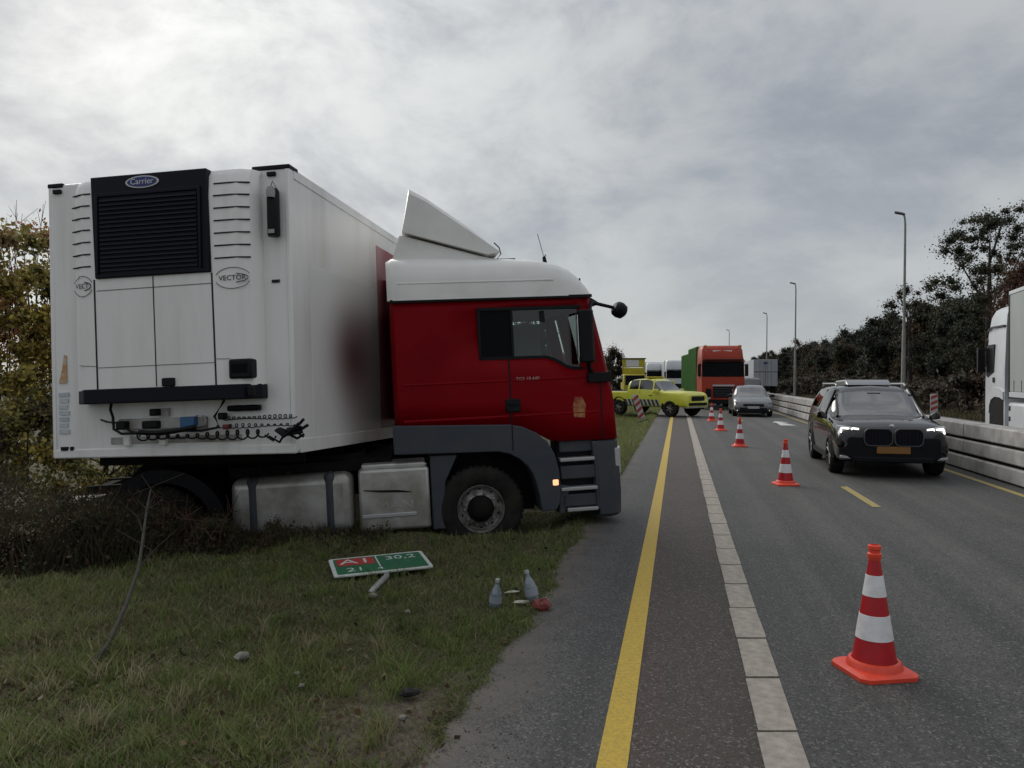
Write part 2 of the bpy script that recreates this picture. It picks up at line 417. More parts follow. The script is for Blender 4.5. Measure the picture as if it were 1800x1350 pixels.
# ================================================================== the ground and the roads
S = 0.216                     # the road runs away with this much X per metre of Y
def RX(x0, y): return x0 + S * y
def sstep(t): t = np.clip(t, 0, 1); return t * t * (3 - 2 * t)
def vnoise(x, y, seed=0):
    x = np.asarray(x, float); y = np.asarray(y, float)
    s = seed * 1.7
    return (np.sin(x * 1.3 + 1.7 * np.sin(y * 0.9 + s) + s) + np.sin(y * 1.7 + 1.3 * np.sin(x * 1.1 - s) + 2.1 * s) + 0.6 * np.sin(3.1 * x + 2.3 * y + s) + 0.6 * np.sin(2.7 * y - 3.7 * x + 3 * s)) / 3.2
def edge_x0(y): return -1.02 + 0.10 * vnoise(np.asarray(y) * 1.1, np.asarray(y) * 0.3, 3) + 0.05 * vnoise(np.asarray(y) * 5.0, 0.0, 5)
def ground_z(x, y):
    x = np.asarray(x, float); y = np.asarray(y, float)
    x0 = x - S * y
    t = sstep((edge_x0(y) - x0) / 0.22 + 0.25)
    z = -0.05 + t * 0.065
    v = sstep((edge_x0(y) - x0) / 0.8)
    near = sstep((26 - y) / 10) * sstep((x + 22) / 8)
    z = z + v * near * (0.030 * vnoise(x * 1.6, y * 1.6, 1) + 0.015 * vnoise(x * 5.3, y * 5.3, 2))
    # the verge falls away into a shallow ditch where the tractor has sunk in
    amp = 0.30 + 0.17 * np.clip(-x / 4.0, 0, 1)
    z = z - amp * sstep((y - 8.05 - 0.10 * vnoise(x * 1.5, 0, 4)) / 0.75) * sstep((-1.15 - x0) / 0.9) * sstep((45 - y) / 15)
    z = z + 0.085 * np.exp(-((y - 8.12) / 0.27) ** 2) * sstep((x + 3.0) / 0.8) * sstep((-1.0 - x0) / 0.5) * (0.8 + 0.3 * vnoise(x * 2.2, 0, 6))
    # embankment under the far wood on the right
    z = z + 1.2 * sstep((x0 - 15.5) / 5.0) * sstep((y - 15) / 25)
    return z
def bare_mask(x, y):
    x0 = x - S * y
    return sstep((vnoise(x * 2.3 + 3, y * 2.3, 9) + .60) / .5) * sstep((x0 + 2.15) / .6) * sstep((5.4 - y) / 1.4) * sstep((-0.9 - x0) / 0.1)
def axis_vals(segs):
    out = []
    for a, b, st in segs:
        out += list(np.arange(a, b, st))
    out.append(segs[-1][1])
    return np.array(out)
gx = axis_vals([(-3000, -200, 400), (-200, -30, 20), (-30, -11, 1.0), (-11, 3.2, 0.07), (3.2, 30, 0.6), (30, 100, 4), (100, 400, 30), (400, 3000, 400)])
gy = axis_vals([(-60, 0, 10), (0, 2, 0.5), (2, 10.5, 0.07), (10.5, 40, 0.5), (40, 120, 4), (120, 400, 30), (400, 5000, 500)])
GX, GY = np.meshgrid(gx, gy)
GZ = ground_z(GX, GY)
nx, ny = len(gx), len(gy)
idx = np.arange(nx * ny).reshape(ny, nx)
F = np.stack([idx[:-1, :-1].ravel(), idx[:-1, 1:].ravel(), idx[1:, 1:].ravel(), idx[1:, :-1].ravel()], 1)
gm = bpy.data.materials.new('verge_soil'); gm.use_nodes = True
n, l = gm.node_tree.nodes, gm.node_tree.links
b = n['Principled BSDF']; b.inputs['Roughness'].default_value = 0.95; b.inputs['Specular IOR Level'].default_value = 0.2
t0 = n.new('ShaderNodeTexCoord')
def tn(scale, det=6):
    t = n.new('ShaderNodeTexNoise'); t.inputs['Scale'].default_value = scale; t.inputs['Detail'].default_value = det; t.inputs['Roughness'].default_value = 0.65
    l.new(t0.outputs['Object'], t.inputs['Vector']); return t.outputs['Fac']
def mapr(v, a, c):
    r = n.new('ShaderNodeMapRange'); l.new(v, r.inputs[0]); r.inputs[1].default_value = a; r.inputs[2].default_value = c; return r.outputs[0]
def mixc(f, a, c):
    x = n.new('ShaderNodeMix'); x.data_type = 'RGBA'; l.new(f, x.inputs[0])
    for i, q in ((6, a), (7, c)):
        if isinstance(q, tuple): x.inputs[i].default_value = (*q, 1)
        else: l.new(q, x.inputs[i])
    return x.outputs[2]
c1 = mixc(mapr(tn(1.2), 0.4, 0.6), (0.050, 0.052, 0.022), (0.070, 0.060, 0.036))
c2 = mixc(mapr(tn(9.0), 0.45, 0.7), c1, (0.095, 0.080, 0.056))
c3 = mixc(mapr(tn(60.0), 0.55, 0.75), c2, (0.16, 0.145, 0.115))
at = n.new('ShaderNodeAttribute'); at.attribute_name = 'Col'
soil = mixc(mapr(tn(22.0), 0.35, 0.65), (0.17, 0.14, 0.11), (0.085, 0.068, 0.050))
l.new(mixc(at.outputs['Fac'], c3, soil), b.inputs['Base Color'])
bp = n.new('ShaderNodeBump'); bp.inputs['Strength'].default_value = 0.6; bp.inputs['Distance'].default_value = 0.03
l.new(tn(35.0), bp.inputs['Height']); l.new(bp.outputs[0], b.inputs['Normal'])
link('ground', np_mesh('ground', np.stack([GX.ravel(), GY.ravel(), GZ.ravel()], 1), F, gm, cols=np.repeat(bare_mask(GX.ravel(), GY.ravel())[:, None], 3, 1), smooth=True), kind='structure')

def asphalt(name, ca, cb, edge=None, speck=0.16):
    m = bpy.data.materials.new(name); m.use_nodes = True
    n, l = m.node_tree.nodes, m.node_tree.links
    b = n['Principled BSDF']; b.inputs['Roughness'].default_value = 0.72; b.inputs['Specular IOR Level'].default_value = 0.45
    tcn = n.new('ShaderNodeTexCoord')
    rot = n.new('ShaderNodeMapping'); rot.inputs['Rotation'].default_value = (0, 0, math.atan(S)); l.new(tcn.outputs['Object'], rot.inputs[0])
    st = n.new('ShaderNodeMapping'); st.inputs['Scale'].default_value = (1.9, 0.03, 1); l.new(rot.outputs[0], st.inputs[0])
    def noise(vec, s, d=5, r=0.6):
        t = n.new('ShaderNodeTexNoise'); t.inputs['Scale'].default_value = s; t.inputs['Detail'].default_value = d; t.inputs['Roughness'].default_value = r
        l.new(vec, t.inputs['Vector']); return t.outputs['Fac']
    def mr(v, a, c):
        q = n.new('ShaderNodeMapRange'); l.new(v, q.inputs[0]); q.inputs[1].default_value = a; q.inputs[2].default_value = c; return q.outputs[0]
    def mix(f, a, c):
        x = n.new('ShaderNodeMix'); x.data_type = 'RGBA'; l.new(f, x.inputs[0])
        for i, q in ((6, a), (7, c)):
            if isinstance(q, tuple): x.inputs[i].default_value = (*q, 1)
            else: l.new(q, x.inputs[i])
        return x.outputs[2]
    base = mix(mr(noise(st.outputs[0], 1.6), 0.42, 0.60), ca, cb)
    base = mix(mr(noise(rot.outputs[0], 0.7, 4), 0.5, 0.75), base, tuple(c * 0.78 for c in ca))
    wv = n.new('ShaderNodeTexWave'); wv.wave_type = 'BANDS'; wv.bands_direction = 'X'; wv.inputs['Scale'].default_value = 0.19; wv.inputs['Distortion'].default_value = 1.2; wv.inputs['Detail'].default_value = 3
    wv.inputs['Detail Scale'].default_value = 0.6; l.new(st.outputs[0], wv.inputs['Vector'])
    sc_ = n.new('ShaderNodeMath'); sc_.operation = 'MULTIPLY'; sc_.inputs[1].default_value = 0.45; l.new(mr(wv.outputs['Fac'], 0.55, 0.95), sc_.inputs[0])
    base = mix(sc_.outputs[0], base, tuple(c * 0.62 for c in ca))               # tyre polished tracks
    # stones showing in the binder
    vo = n.new('ShaderNodeTexVoronoi'); vo.inputs['Scale'].default_value = 95.0; l.new(rot.outputs[0], vo.inputs['Vector'])
    sepc = n.new('ShaderNodeSeparateColor'); l.new(vo.outputs['Color'], sepc.inputs[0])
    base = mix(mr(sepc.outputs[0], 0.80, 0.98), base, (speck, speck * 0.97, speck * 0.93))
    base = mix(mr(sepc.outputs[1], 0.62, 0.95), base, tuple(c * 0.45 for c in ca))
    if edge is not None:                                  # soil washed over the ragged outer edge
        sx = n.new('ShaderNodeSeparateXYZ'); l.new(rot.outputs[0], sx.inputs[0])
        jit = n.new('ShaderNodeMath'); jit.operation = 'MULTIPLY_ADD'; l.new(noise(rot.outputs[0], 3.0, 6, 0.65), jit.inputs[0]); jit.inputs[1].default_value = 0.9; l.new(sx.outputs[0], jit.inputs[2])
        base = mix(mr(jit.outputs[0], edge + 0.22, edge - 0.12), base, (0.125, 0.110, 0.095))
    l.new(base, b.inputs['Base Color'])
    bp = n.new('ShaderNodeBump'); bp.inputs['Strength'].default_value = 0.5; bp.inputs['Distance'].default_value = 0.006
    l.new(vo.outputs['Distance'], bp.inputs['Height']); l.new(bp.outputs[0], b.inputs['Normal'])
    return m
M['asph_lane'] = asphalt('asphalt_lane', (0.056, 0.056, 0.053), (0.088, 0.084, 0.079))
M['asph_red'] = asphalt('asphalt_reddish', (0.060, 0.047, 0.038), (0.074, 0.047, 0.040))
M['asph_edge'] = asphalt('asphalt_shoulder', (0.058, 0.057, 0.057), (0.086, 0.083, 0.082), edge=-0.52)
M['asph_far'] = asphalt('asphalt_opposite', (0.105, 0.102, 0.098), (0.13, 0.125, 0.12))
def sheet(name, a, b_, y0, y1, z, mat, **tags):
    ys = [y0] + [y for y in (10, 30, 80, 200) if y0 < y < y1] + [y1]
    mb = MB()
    vs, fs = [], []
    for y in ys: vs += [(RX(a, y), y, z), (RX(b_, y), y, z)]
    for i in range(len(ys) - 1): fs.append((2 * i, 2 * i + 1, 2 * i + 3, 2 * i + 2))
    return mb.add(vs, fs).build(name, mat, smooth=0, **tags)
sheet('road_shoulder', -1.35, -0.30, -40, 600, 0.0, M['asph_edge'], kind='structure')
sheet('emergency_lane', -0.30, 0.49, -40, 600, 0.0, M['asph_red'], kind='structure')
sheet('road', 0.49, 5.9, -40, 600, 0.0, M['asph_lane'], kind='structure')
sheet('opposite_road', 6.15, 12.6, -40, 600, 0.0, M['asph_far'], kind='structure')
# painted and taped lines
lm = sheet('yellow_edge_line', -0.365, -0.225, -5, 90, 0.004, M['yline'], kind='structure')
sheet('barrier_edge_line', 5.09, 5.21, -5, 120, 0.004, M['ydash'], kind='structure')
sheet('opposite_edge_line', 6.55, 6.68, -5, 300, 0.004, M['wline'], kind='structure')
sheet('opposite_verge_line', 12.0, 12.12, -5, 300, 0.004, M['wline'], kind='structure')
bl = bpy.data.objects.new('block_line', None); COL.objects.link(bl); tag(bl, kind='structure')
bp_ = [MB() for _ in range(3)]
blk = []
for k in range(3):
    mb = MB(); L_ = 0.655; w = 0.098
    j = [rng.uniform(-0.006, 0.006) for _ in range(8)]
    v = []
    for z in (0.0005, 0.0075):
        v += [(-w + j[0], 0.0 + j[1], z), (w + j[2], 0.0 + j[3], z), (w + S * L_ + j[4], L_ + j[5], z), (-w + S * L_ + j[6], L_ + j[7], z)]
    mb.add(v, [(4, 5, 6, 7), (0, 1, 5, 4), (1, 2, 6, 5), (2, 3, 7, 6), (3, 0, 4, 7)])
    blk.append(mb.mesh('block', M['block'], 0))
yy = -1.0
k = 0
while yy < 48:
    link('block', blk[k % 3], bl, (RX(0.49, yy), yy, 0.0)); yy += 0.683; k += 1
for q, yc in enumerate((-0.6, 10.45, 21.5, 32.5, 43.5)):
    mb = MB(); y0, y1 = yc, yc + 2.0
    mb.add([(RX(2.70, y0) - 0.06, y0, 0.005), (RX(2.70, y0) + 0.06, y0, 0.005), (RX(2.68, y1) + 0.06, y1, 0.005), (RX(2.68, y1) - 0.06, y1, 0.005)], [(0, 1, 2, 3)])
    if q != 2: mb.build('lane_dash', M['ydash'], kind='structure', smooth=0)
mb = MB(); ya = 29.2; xa = 10.5
mb.prism([(xa - 0.3, ya), (xa + 0.3, ya), (xa + 0.42, ya + 2.0), (xa + 0.75, ya + 2.0), (xa + 0.5, ya + 3.0), (xa + 0.05, ya + 2.0), (xa + 0.2, ya + 2.0)], 0.0035, 0.006, axis='z')
mb.build('arrow_marking', M['wline'], kind='structure', smooth=0)

# ================================================================== concrete step barrier between the carriageways
bar = thing('crash_barrier', 'long grey concrete barrier of three stacked beams beside the black car', 'barrier', (0, 0, 0))
seg = 3.9
def beam_mesh(z0, z1, w0, w1):
    mb = MB()
    poly = [(-w0, z0 + 0.02), (-w0 + 0.02, z0), (w0 - 0.02, z0), (w0, z0 + 0.02), (w1, z1 - 0.025), (w1 - 0.03, z1), (-w1 + 0.03, z1), (-w1, z1 - 0.025)]
    mb.prism([(p[0], p[1]) for p in poly], 0.008, seg - 0.008, axis='y')
    return mb.mesh('beam', M['concrete'], 30)
bm_ = [beam_mesh(0.02, 0.27, 0.25, 0.225), beam_mesh(0.325, 0.575, 0.215, 0.20), beam_mesh(0.625, 0.90, 0.205, 0.195)]
core_mb = MB(); core_mb.prism([(-0.16, 0.0), (0.16, 0.0), (0.14, 0.86), (-0.14, 0.86)], 0.0, seg, axis='y'); core = core_mb.mesh('core', M['chassis'], 0)
ang = math.atan(S)
for i in range(30):
    y = -8 + i * seg * math.cos(ang); xk = RX(5.73, y) - (0.0 if y < 60 else 0.0)
    for me in bm_: link('beam', me, bar, (xk + rng.uniform(-0.008, 0.008), y, 0), (0, 0, -ang + rng.uniform(-0.0015, 0.0015)))
    link('core', core, bar, (xk, y, 0), (0, 0, -ang))

# ================================================================== wheels
def wheel_meshes(r, w, rim_r, dark=False, truck=False):
    """axle along y, outer face at y=0 looking to -y, body towards +y"""
    t = MB()
    t.lathe([(rim_r, 0.02), (rim_r + 0.02, 0.0), (r * 0.80, -0.012), (r * 0.93, 0.0), (r * 0.985, 0.025), (r, 0.05), (r, w - 0.05), (r * 0.97, w - 0.01), (rim_r, w)], 36, 'y')
    nt_ = 40 if truck else 0
    for k in range(nt_):
        a = 2 * PI * k / nt_
        c_, s_ = math.cos(a), math.sin(a); c2_, s2_ = math.cos(a + 0.09), math.sin(a + 0.09)
        v = []
        for y0, y1 in ((0.03, w * 0.42),):
            for (ca_, sa_) in ((c_, s_), (c2_, s2_)):
                for yv in (y0, y1):
                    for rr in (r - 0.004, r + 0.012): v.append((ca_ * rr, yv, sa_ * rr))
        t.add(v, [(1, 3, 7, 5), (0, 1, 5, 4), (2, 6, 7, 3), (0, 2, 3, 1), (4, 5, 7, 6)])
    tm = t.mesh('tyre', M['tyre'], 40)
    d = MB()
    if truck:
        d.lathe([(rim_r, 0.02), (rim_r * 0.97, 0.0), (rim_r * 0.93, 0.02), (rim_r * 0.88, 0.07), (rim_r * 0.80, 0.085), (rim_r * 0.60, 0.055), (rim_r * 0.56, 0.05)], 36, 'y')
        d.cur = 1
        d.lathe([(rim_r * 0.56, 0.05), (rim_r * 0.52, 0.03), (rim_r * 0.42, -0.01), (rim_r * 0.40, -0.03), (rim_r * 0.30, -0.05), (0.001, -0.055)], 24, 'y')
        d.cur = 0
        for k in range(10):
            a = 2 * PI * k / 10
            d.lathe([(0.021, 0.06), (0.021, 0.025), (0.012, 0.012), (0.001, 0.012)], 8, 'y', c=(rim_r * 0.66 * math.cos(a), 0, rim_r * 0.66 * math.sin(a)))
        d.cur = 1
        for k in range(10):
            a = 2 * PI * (k + 0.5) / 10
            d.disc((rim_r * 0.825 * math.cos(a), 0.0795, rim_r * 0.825 * math.sin(a)), 0.020, 'y', 10, 1)
        rm = d.mesh('rim', [M['rim'], M['chassis']], 40)
    else:
        d.lathe([(rim_r, 0.02), (rim_r * 0.95, 0.0), (rim_r * 0.90, 0.03), (rim_r * 0.88, 0.09), (0.001, 0.10)], 30, 'y')
        d.cur = 1
        for k in range(5):
            a = 2 * PI * k / 5
            for da in (-0.16, 0.16):
                a0, a1 = a + da * 1.6, a + da * 0.6
                p0 = Vector((math.cos(a1) * rim_r * 0.2, 0.02, math.sin(a1) * rim_r * 0.2)); p1 = Vector((math.cos(a0) * rim_r * 0.92, 0.012, math.sin(a0) * rim_r * 0.92))
                d.tube([p0, p1], rim_r * 0.075, 6)
        d.lathe([(rim_r * 0.25, 0.05), (rim_r * 0.24, 0.005), (rim_r * 0.12, 0.0), (0.001, 0.0)], 16, 'y')
        rm = d.mesh('rim', [M['black'], M['rimdark'] if dark else M['rim']], 40)
    return tm, rm
def put_wheel(parent, wm, x, y, z, side):
    """side -1: outer face towards -y, +1: towards +y"""
    w = link('wheel', wm[0], parent, (x, y, z), (0, 0, 0 if side < 0 else PI))
    link('rim', wm[1], w)
    return w
WT = wheel_meshes(0.50, 0.31, 0.285, truck=True)
WD = wheel_meshes(0.50, 0.60, 0.285, truck=True)
WS = wheel_meshes(0.365, 0.235, 0.255, dark=True)
WC = wheel_meshes(0.320, 0.21, 0.215)
WP = wheel_meshes(0.385, 0.25, 0.22)
#PART2
# ================================================================== truck tractor (local: x forward, y away from the camera, z up; origin at the near front hub)
yw, pt = R(9), R(2.7)
ex = Vector((math.cos(yw) * math.cos(pt), math.sin(yw) * math.cos(pt), math.sin(pt)))
ey = Vector((-math.sin(yw), math.cos(yw), 0)); ez = ex.cross(ey)
mt = Matrix((ex, ey, ez)).transposed().to_4x4(); mt.translation = Vector((-0.351, 8.95, 0.215))
tr = thing('truck_tractor', 'red truck tractor with white roof stuck nose out of the grass verge', 'truck', matrix=mt)
CW = 2.34                                                  # far side of the cab
Y0 = 0.04
def xf(z): return float(np.interp(z, [0.5, 0.73, 1.22, 1.63, 2.42, 2.50], [1.735, 1.725, 1.70, 1.64, 1.47, 1.45]))
def zbot(x): return float(np.interp(x, [-0.95, -0.4, 0.4, 0.55, 0.70, 0.82, 0.94, 2.0], [1.02, 1.0, 0.965, 0.93, 0.85, 0.77, 0.745, 0.735]))
def zwb(x): return float(np.interp(x, [-0.95, 0.85, 0.97, 1.10, 1.18, 2.0], [1.775, 1.765, 1.72, 1.64, 1.615, 1.60]))
ZT, ZR = 2.325, 2.455
side_x = [-0.95, -0.90, -0.4, 0.07, 0.46, 0.72, 0.85, 0.97, 1.10, 1.18, 1.265]
fr = [('s', x) for x in side_x] + [('f', 0.20, 0.0), ('f', 0.085, 0.015), ('f', 0.035, 0.055), ('f', 0.008, 0.14), ('f', 0.0, 0.30), ('f', -0.02, 0.75), ('f', -0.03, CW / 2 - Y0)]
def cab_col(c):
    near = c[0] == 's'
    x_of = (lambda z: c[1]) if near else (lambda z: xf(z) - c[1])
    yv = Y0 if near else Y0 + c[2]
    zb = zbot(c[1]) if near else 0.735
    zw = zwb(c[1]) if near else (1.60 if c[2] < 0.03 else 1.42)
    zs = [zb, zb + (zw - zb) * 0.35, zb + (zw - zb) * 0.7, zw, (zw + ZT) / 2, ZT, ZR]
    out = []
    for i, z in enumerate(zs):
        x = x_of(z); t = 0.0
        if i >= 3: t = (z - zw) * 0.03                      # tumblehome of the glasshouse
        yy_ = yv + (t if yv < CW / 2 - 0.01 else 0)
        if c == fr[0]: yy_ += 0.06
        out.append((x, yy_, z))
    return out
cols = [cab_col(c) for c in fr]
allc = cols + [[(x, 2 * (CW / 2) - y, z) for (x, y, z) in c] for c in reversed(cols[:-1])]
ncol, nrow = len(allc), 7
body, wind, quarter, shield, inner = MB(), MB(), MB(), MB(), MB()
V_ = [p for c in allc for p in c]
def quad(i, j): return (i * nrow + j, (i + 1) * nrow + j, (i + 1) * nrow + j + 1, i * nrow + j + 1)
fb, fg, fq, fs_ = [], [], [], []
last = len(side_x) - 1
for i in range(ncol - 1):
    i2 = i if i < len(fr) - 1 else ncol - 2 - i
    for j in range(nrow - 1):
        q = quad(i, j)
        if j in (3, 4) and 3 <= i2 < 4: fq.append(q)
        elif j in (3, 4) and 4 <= i2 < (last if i < len(fr) else last + 1): fg.append(q)
        elif j in (3, 4) and i2 >= last + 3: fs_.append(q)
        else: fb.append(q)
body.add(V_, fb)
rear_n = [i for i in range(nrow)]
body.add([allc[0][j] for j in range(nrow)] + [allc[-1][j] for j in range(nrow)], [(j, j + 1, nrow + j + 1, nrow + j) for j in range(nrow - 1)])
cabo = body.build('cab', M['red'], tr, smooth=30)
sol = cabo.modifiers.new('shell', 'SOLIDIFY'); sol.thickness = 0.035; sol.offset = -1.0
def sub_mesh(V, fs, off=0.0):
    mb = MB(); used = sorted({i for f in fs for i in f}); mp = {u: k for k, u in enumerate(used)}
    return mb.add([V[u] for u in used], [tuple(mp[i] for i in f) for f in fs])
near_g = [f for f in fg if V_[f[0]][1] < 1]; far_g = [f for f in fg if V_[f[0]][1] > 1]
def shift(mb, d): mb.v = [(x, y + (d if y < CW / 2 else -d), z) for x, y, z in mb.v]; return mb
shift(sub_mesh(V_, near_g), 0.018).build('side_window', M['glass'], tr, smooth=30)
shift(sub_mesh(V_, far_g), 0.018).build('side_window', M['glass'], tr, smooth=30)
for fs2 in ([f for f in fq if V_[f[0]][1] < 1], [f for f in fq if V_[f[0]][1] > 1]):
    shift(sub_mesh(V_, fs2), 0.010).build('quarter_window', M['blackglass'], tr, smooth=30)
sub_mesh(V_, fs_).build('windscreen', M['glassscreen'], tr, smooth=30)
# dark seals round the side window, sash divider and visor shade
mb = MB()
def rod(pts, w, d=0.012):
    for a, c in zip(pts[:-1], pts[1:]):
        dx, dz = c[0] - a[0], c[1] - a[1]; L = math.hypot(dx, dz) or 1; nx_, nz_ = -dz / L * w / 2, dx / L * w / 2
        mb.prism([(a[0] + nx_, a[1] + nz_), (c[0] + nx_, c[1] + nz_), (c[0] - nx_, c[1] - nz_), (a[0] - nx_, a[1] - nz_)], Y0 - 0.004, Y0 + d)
rod([(0.06, 1.76), (0.85, 1.752), (0.97, 1.708), (1.10, 1.628), (1.18, 1.603), (1.30, 1.60)], 0.035)
rod([(0.06, 2.335), (1.30, 2.335)], 0.035, 0.03)
rod([(0.07, 1.75), (0.07, 2.34)], 0.03)
rod([(0.46, 1.75), (0.46, 2.34)], 0.028, 0.03)
mb.build('window_seal', M['black'], tr)
mb = MB(); mb.box(0.80, 0.86, Y0 + 0.03, Y0 + 0.05, 1.75, 2.30); mb.build('window_sash', M['black'], tr)
# door outline, sills and creases
mb = MB()
for (a, c, w) in (((0.405, 0.99), (0.405, 1.74), 0.018), ((1.50, 0.76), (1.50, 1.55), 0.016)):
    mb = MB(); mb.box(a[0] - w / 2, a[0] + w / 2, Y0 - 0.002, Y0 + 0.004, a[1], c[1]); mb.build('door_seam', M['grille'], tr, smooth=0)
mb = MB(); mb.box(0.34, 0.52, Y0 - 0.022, Y0 + 0.01, 1.115, 1.275); hd = mb.build('door_handle', M['black'], tr, bevel=0.015)
mb = MB(); mb.box(0.37, 0.49, Y0 - 0.032, Y0 - 0.02, 1.20, 1.235); mb.build('grip', M['grille'], hd, bevel=0.005)
mb = MB()
for zc in (1.50, 1.08):
    mb.prism([(Y0 - 0.006, zc - 0.012), (Y0 + 0.002, zc - 0.03), (Y0 + 0.002, zc + 0.012)], -0.85, 0.38, axis='x')
    mb.prism([(Y0 - 0.006, zc - 0.012), (Y0 + 0.002, zc - 0.03), (Y0 + 0.002, zc + 0.012)], 0.43, 1.46, axis='x')
mb.build('body_crease', M['red'], tr)
text_mesh('door_lettering', 'TGS 18.440', 0.062, M['paleprint'], tr, (0.62, Y0 - 0.003, 1.50), (PI / 2, 0, 0), 0.001, 0.95)
# faded square emblem with a yellow upright figure shape on the door
mb = MB(); mb.prism([(1.16, 1.02), (1.29, 1.01), (1.31, 1.16), (1.27, 1.25), (1.18, 1.26), (1.15, 1.15)], Y0 - 0.004, Y0 + 0.002)
em = mb.build('door_emblem', material('emblem_yellow', (0.42, 0.20, 0.06), 0.5, col2=(0.26, 0.03, 0.02), nscale=11, lo=0.40, hi=0.62), tr)
# interior
mb = MB()
mb.box(-0.88, 1.6, 0.10, CW - 0.02, 1.02, 1.06)
mb.box(-0.90, -0.84, 0.12, CW - 0.04, 1.0, 2.45)
mb.box(-0.84, 0.20, 0.55, CW - 0.05, 1.1, 1.55)
mb.prism([(1.30, 1.05), (1.62, 1.05), (1.58, 1.50), (1.40, 1.58), (1.22, 1.48)], 0.16, CW - 0.1)
mb.build('cabin_interior', M['interior'], tr, bevel=0.02)
mb = MB(); mb.box(0.55, 1.30, 0.16, CW - 0.1, 2.325, 2.40); mb.build('header_shelf', M['interior2'], tr, bevel=0.02)
mb = MB(); mb.box(0.60, 1.24, CW - 0.16, CW - 0.12, 1.60, 2.28); mb.build('cab_curtain', M['interior2'], tr)
for yc in (0.55, 1.75):
    mb = MB(); mb.box(0.35, 0.85, yc - 0.25, yc + 0.25, 1.10, 1.38)
    mb.prism([(0.30, 1.38), (0.46, 1.38), (0.36, 2.05), (0.24, 2.05)], yc - 0.24, yc + 0.24)
    mb.prism([(0.26, 2.07), (0.36, 2.07), (0.34, 2.25), (0.25, 2.25)], yc - 0.13, yc + 0.13)
    mb.build('seat', M['interior'] if yc < 1 else M['interior2'], tr, bevel=0.04)
mb = MB(); mb.lathe([(0.225 + 0.016 * math.cos(t), 0.016 * math.sin(t)) for t in [2 * PI * k / 8 for k in range(9)]], 28, 'z')
for k in range(3):
    a = 2 * PI * k / 3 + PI / 2; mb.tube([(0, 0, -0.02), (0.22 * math.cos(a), 0.22 * math.sin(a), 0)], 0.02, 6)
swh = mb.build('steering_wheel', M['black'], tr); swh.location = (1.10, 1.75, 1.62); swh.rotation_euler = (0, R(-35), 0)
# white high roof
prof = [(-0.97, 2.955), (-0.90, 2.985), (-0.3, 2.975), (0.49, 2.955), (0.85, 2.925), (1.07, 2.875), (1.20, 2.81), (1.30, 2.725), (1.38, 2.62), (1.43, 2.52), (1.455, 2.475)]
mb = MB(); rows = []
for (x, zt) in prof:
    h_ = zt - 2.47
    ring = []
    for (yv, k_) in ((0.015, 0.0), (0.02, 0.12), (0.035, 0.45), (0.07, 0.74), (0.14, 0.91), (0.26, 1.0), (CW / 2, 1.05)):
        ring.append((x - (0.35 * max(0, yv - 0.2) * 0 if x < 1 else 0), yv + (0.05 if x < -0.93 else 0) + (0.10 * max(0, (x - 1.1)) if yv < 1 else 0), 2.465 + h_ * k_))
    ring += [(p[0], CW - p[1], p[2]) for p in reversed(ring[:-1])]
    rows.append(ring)
m_ = len(rows[0])
mb.add([p for r_ in rows for p in r_], [(i * m_ + k, i * m_ + k + 1, (i + 1) * m_ + k + 1, (i + 1) * m_ + k) for i in range(len(rows) - 1) for k in range(m_ - 1)] + [tuple(range(m_ - 1, -1, -1)), tuple((len(rows) - 1) * m_ + k for k in range(m_))])
mb.build('roof', M['cabwhite'], tr, smooth=40)
mb = MB(); mb.box(-0.94, 1.44, 0.022, 0.05, 2.44, 2.475); mb.build('roof_gutter', M['black'], tr)
mb = MB()
for zc, a, c in ((2.66, -0.85, 0.98),):
    mb.box(a, c, 0.026, 0.05, zc - 0.008, zc + 0.008)
mb.build('roof_moulding', M['cabwhite'], tr, bevel=0.004)
# roof spoiler wedge on its white fairing
def rings(mb, secs):
    m = len(secs[0]); mb.add([p for s_ in secs for p in s_], [(i * m + k, i * m + (k + 1) % m, (i + 1) * m + (k + 1) % m, (i + 1) * m + k) for i in range(len(secs) - 1) for k in range(m)] + [tuple(range(m - 1, -1, -1)), tuple((len(secs) - 1) * m + k for k in range(m))]); return mb
mb = MB()
secs = []
for yv, in_ in ((0.22, 0.10), (0.26, 0.03), (0.34, 0.0), (CW - 0.34, 0.0), (CW - 0.26, 0.03), (CW - 0.22, 0.10)):
    secs.append([(-0.66, yv, 3.82 - in_ * 0.8), (-0.45, yv, 3.70 - in_ * 0.7), (0.03, yv, 3.35 - in_ * 0.6), (0.39, yv, 3.035), (0.24, yv, 3.005), (-0.76, yv, 3.29)])
rings(mb, secs).build('roof_spoiler', M['cabwhite'], tr, smooth=40)
mb = MB()
mb.prism([(-0.80, 3.275), (0.18, 2.995), (0.42, 2.94), (-0.90, 2.94)], 0.28, CW - 0.28)
mb.build('spoiler_fairing', M['cabwhite'], tr, bevel=0.03)
mb = MB(); mb.box(0.16, 0.62, 0.5, 0.9, 2.965, 2.995); mb.build('roof_hatch', M['black'], tr, bevel=0.008)
mb = MB(); mb.tube([(0.38, 0.5, 2.98), (0.44, 0.5, 3.05), (0.42, 0.5, 3.13), (0.36, 0.5, 3.19)], 0.008, 6); mb.build('aerial_cable', M['black'], tr)
mb = MB(); mb.tube([(0.98, 0.45, 2.90), (0.97, 0.45, 2.99), (0.99, 0.45, 3.02)], [0.03, 0.022, 0.01], 8); mb.tube([(0.97, 0.45, 2.98), (0.90, 0.45, 3.28)], 0.004, 5); mb.build('aerial', M['black'], tr)
mb = MB(); mb.tube([(1.36, 0.3, 2.62), (1.37, 0.3, 2.70)], 0.012, 6); mb.build('roof_marker', M['black'], tr)
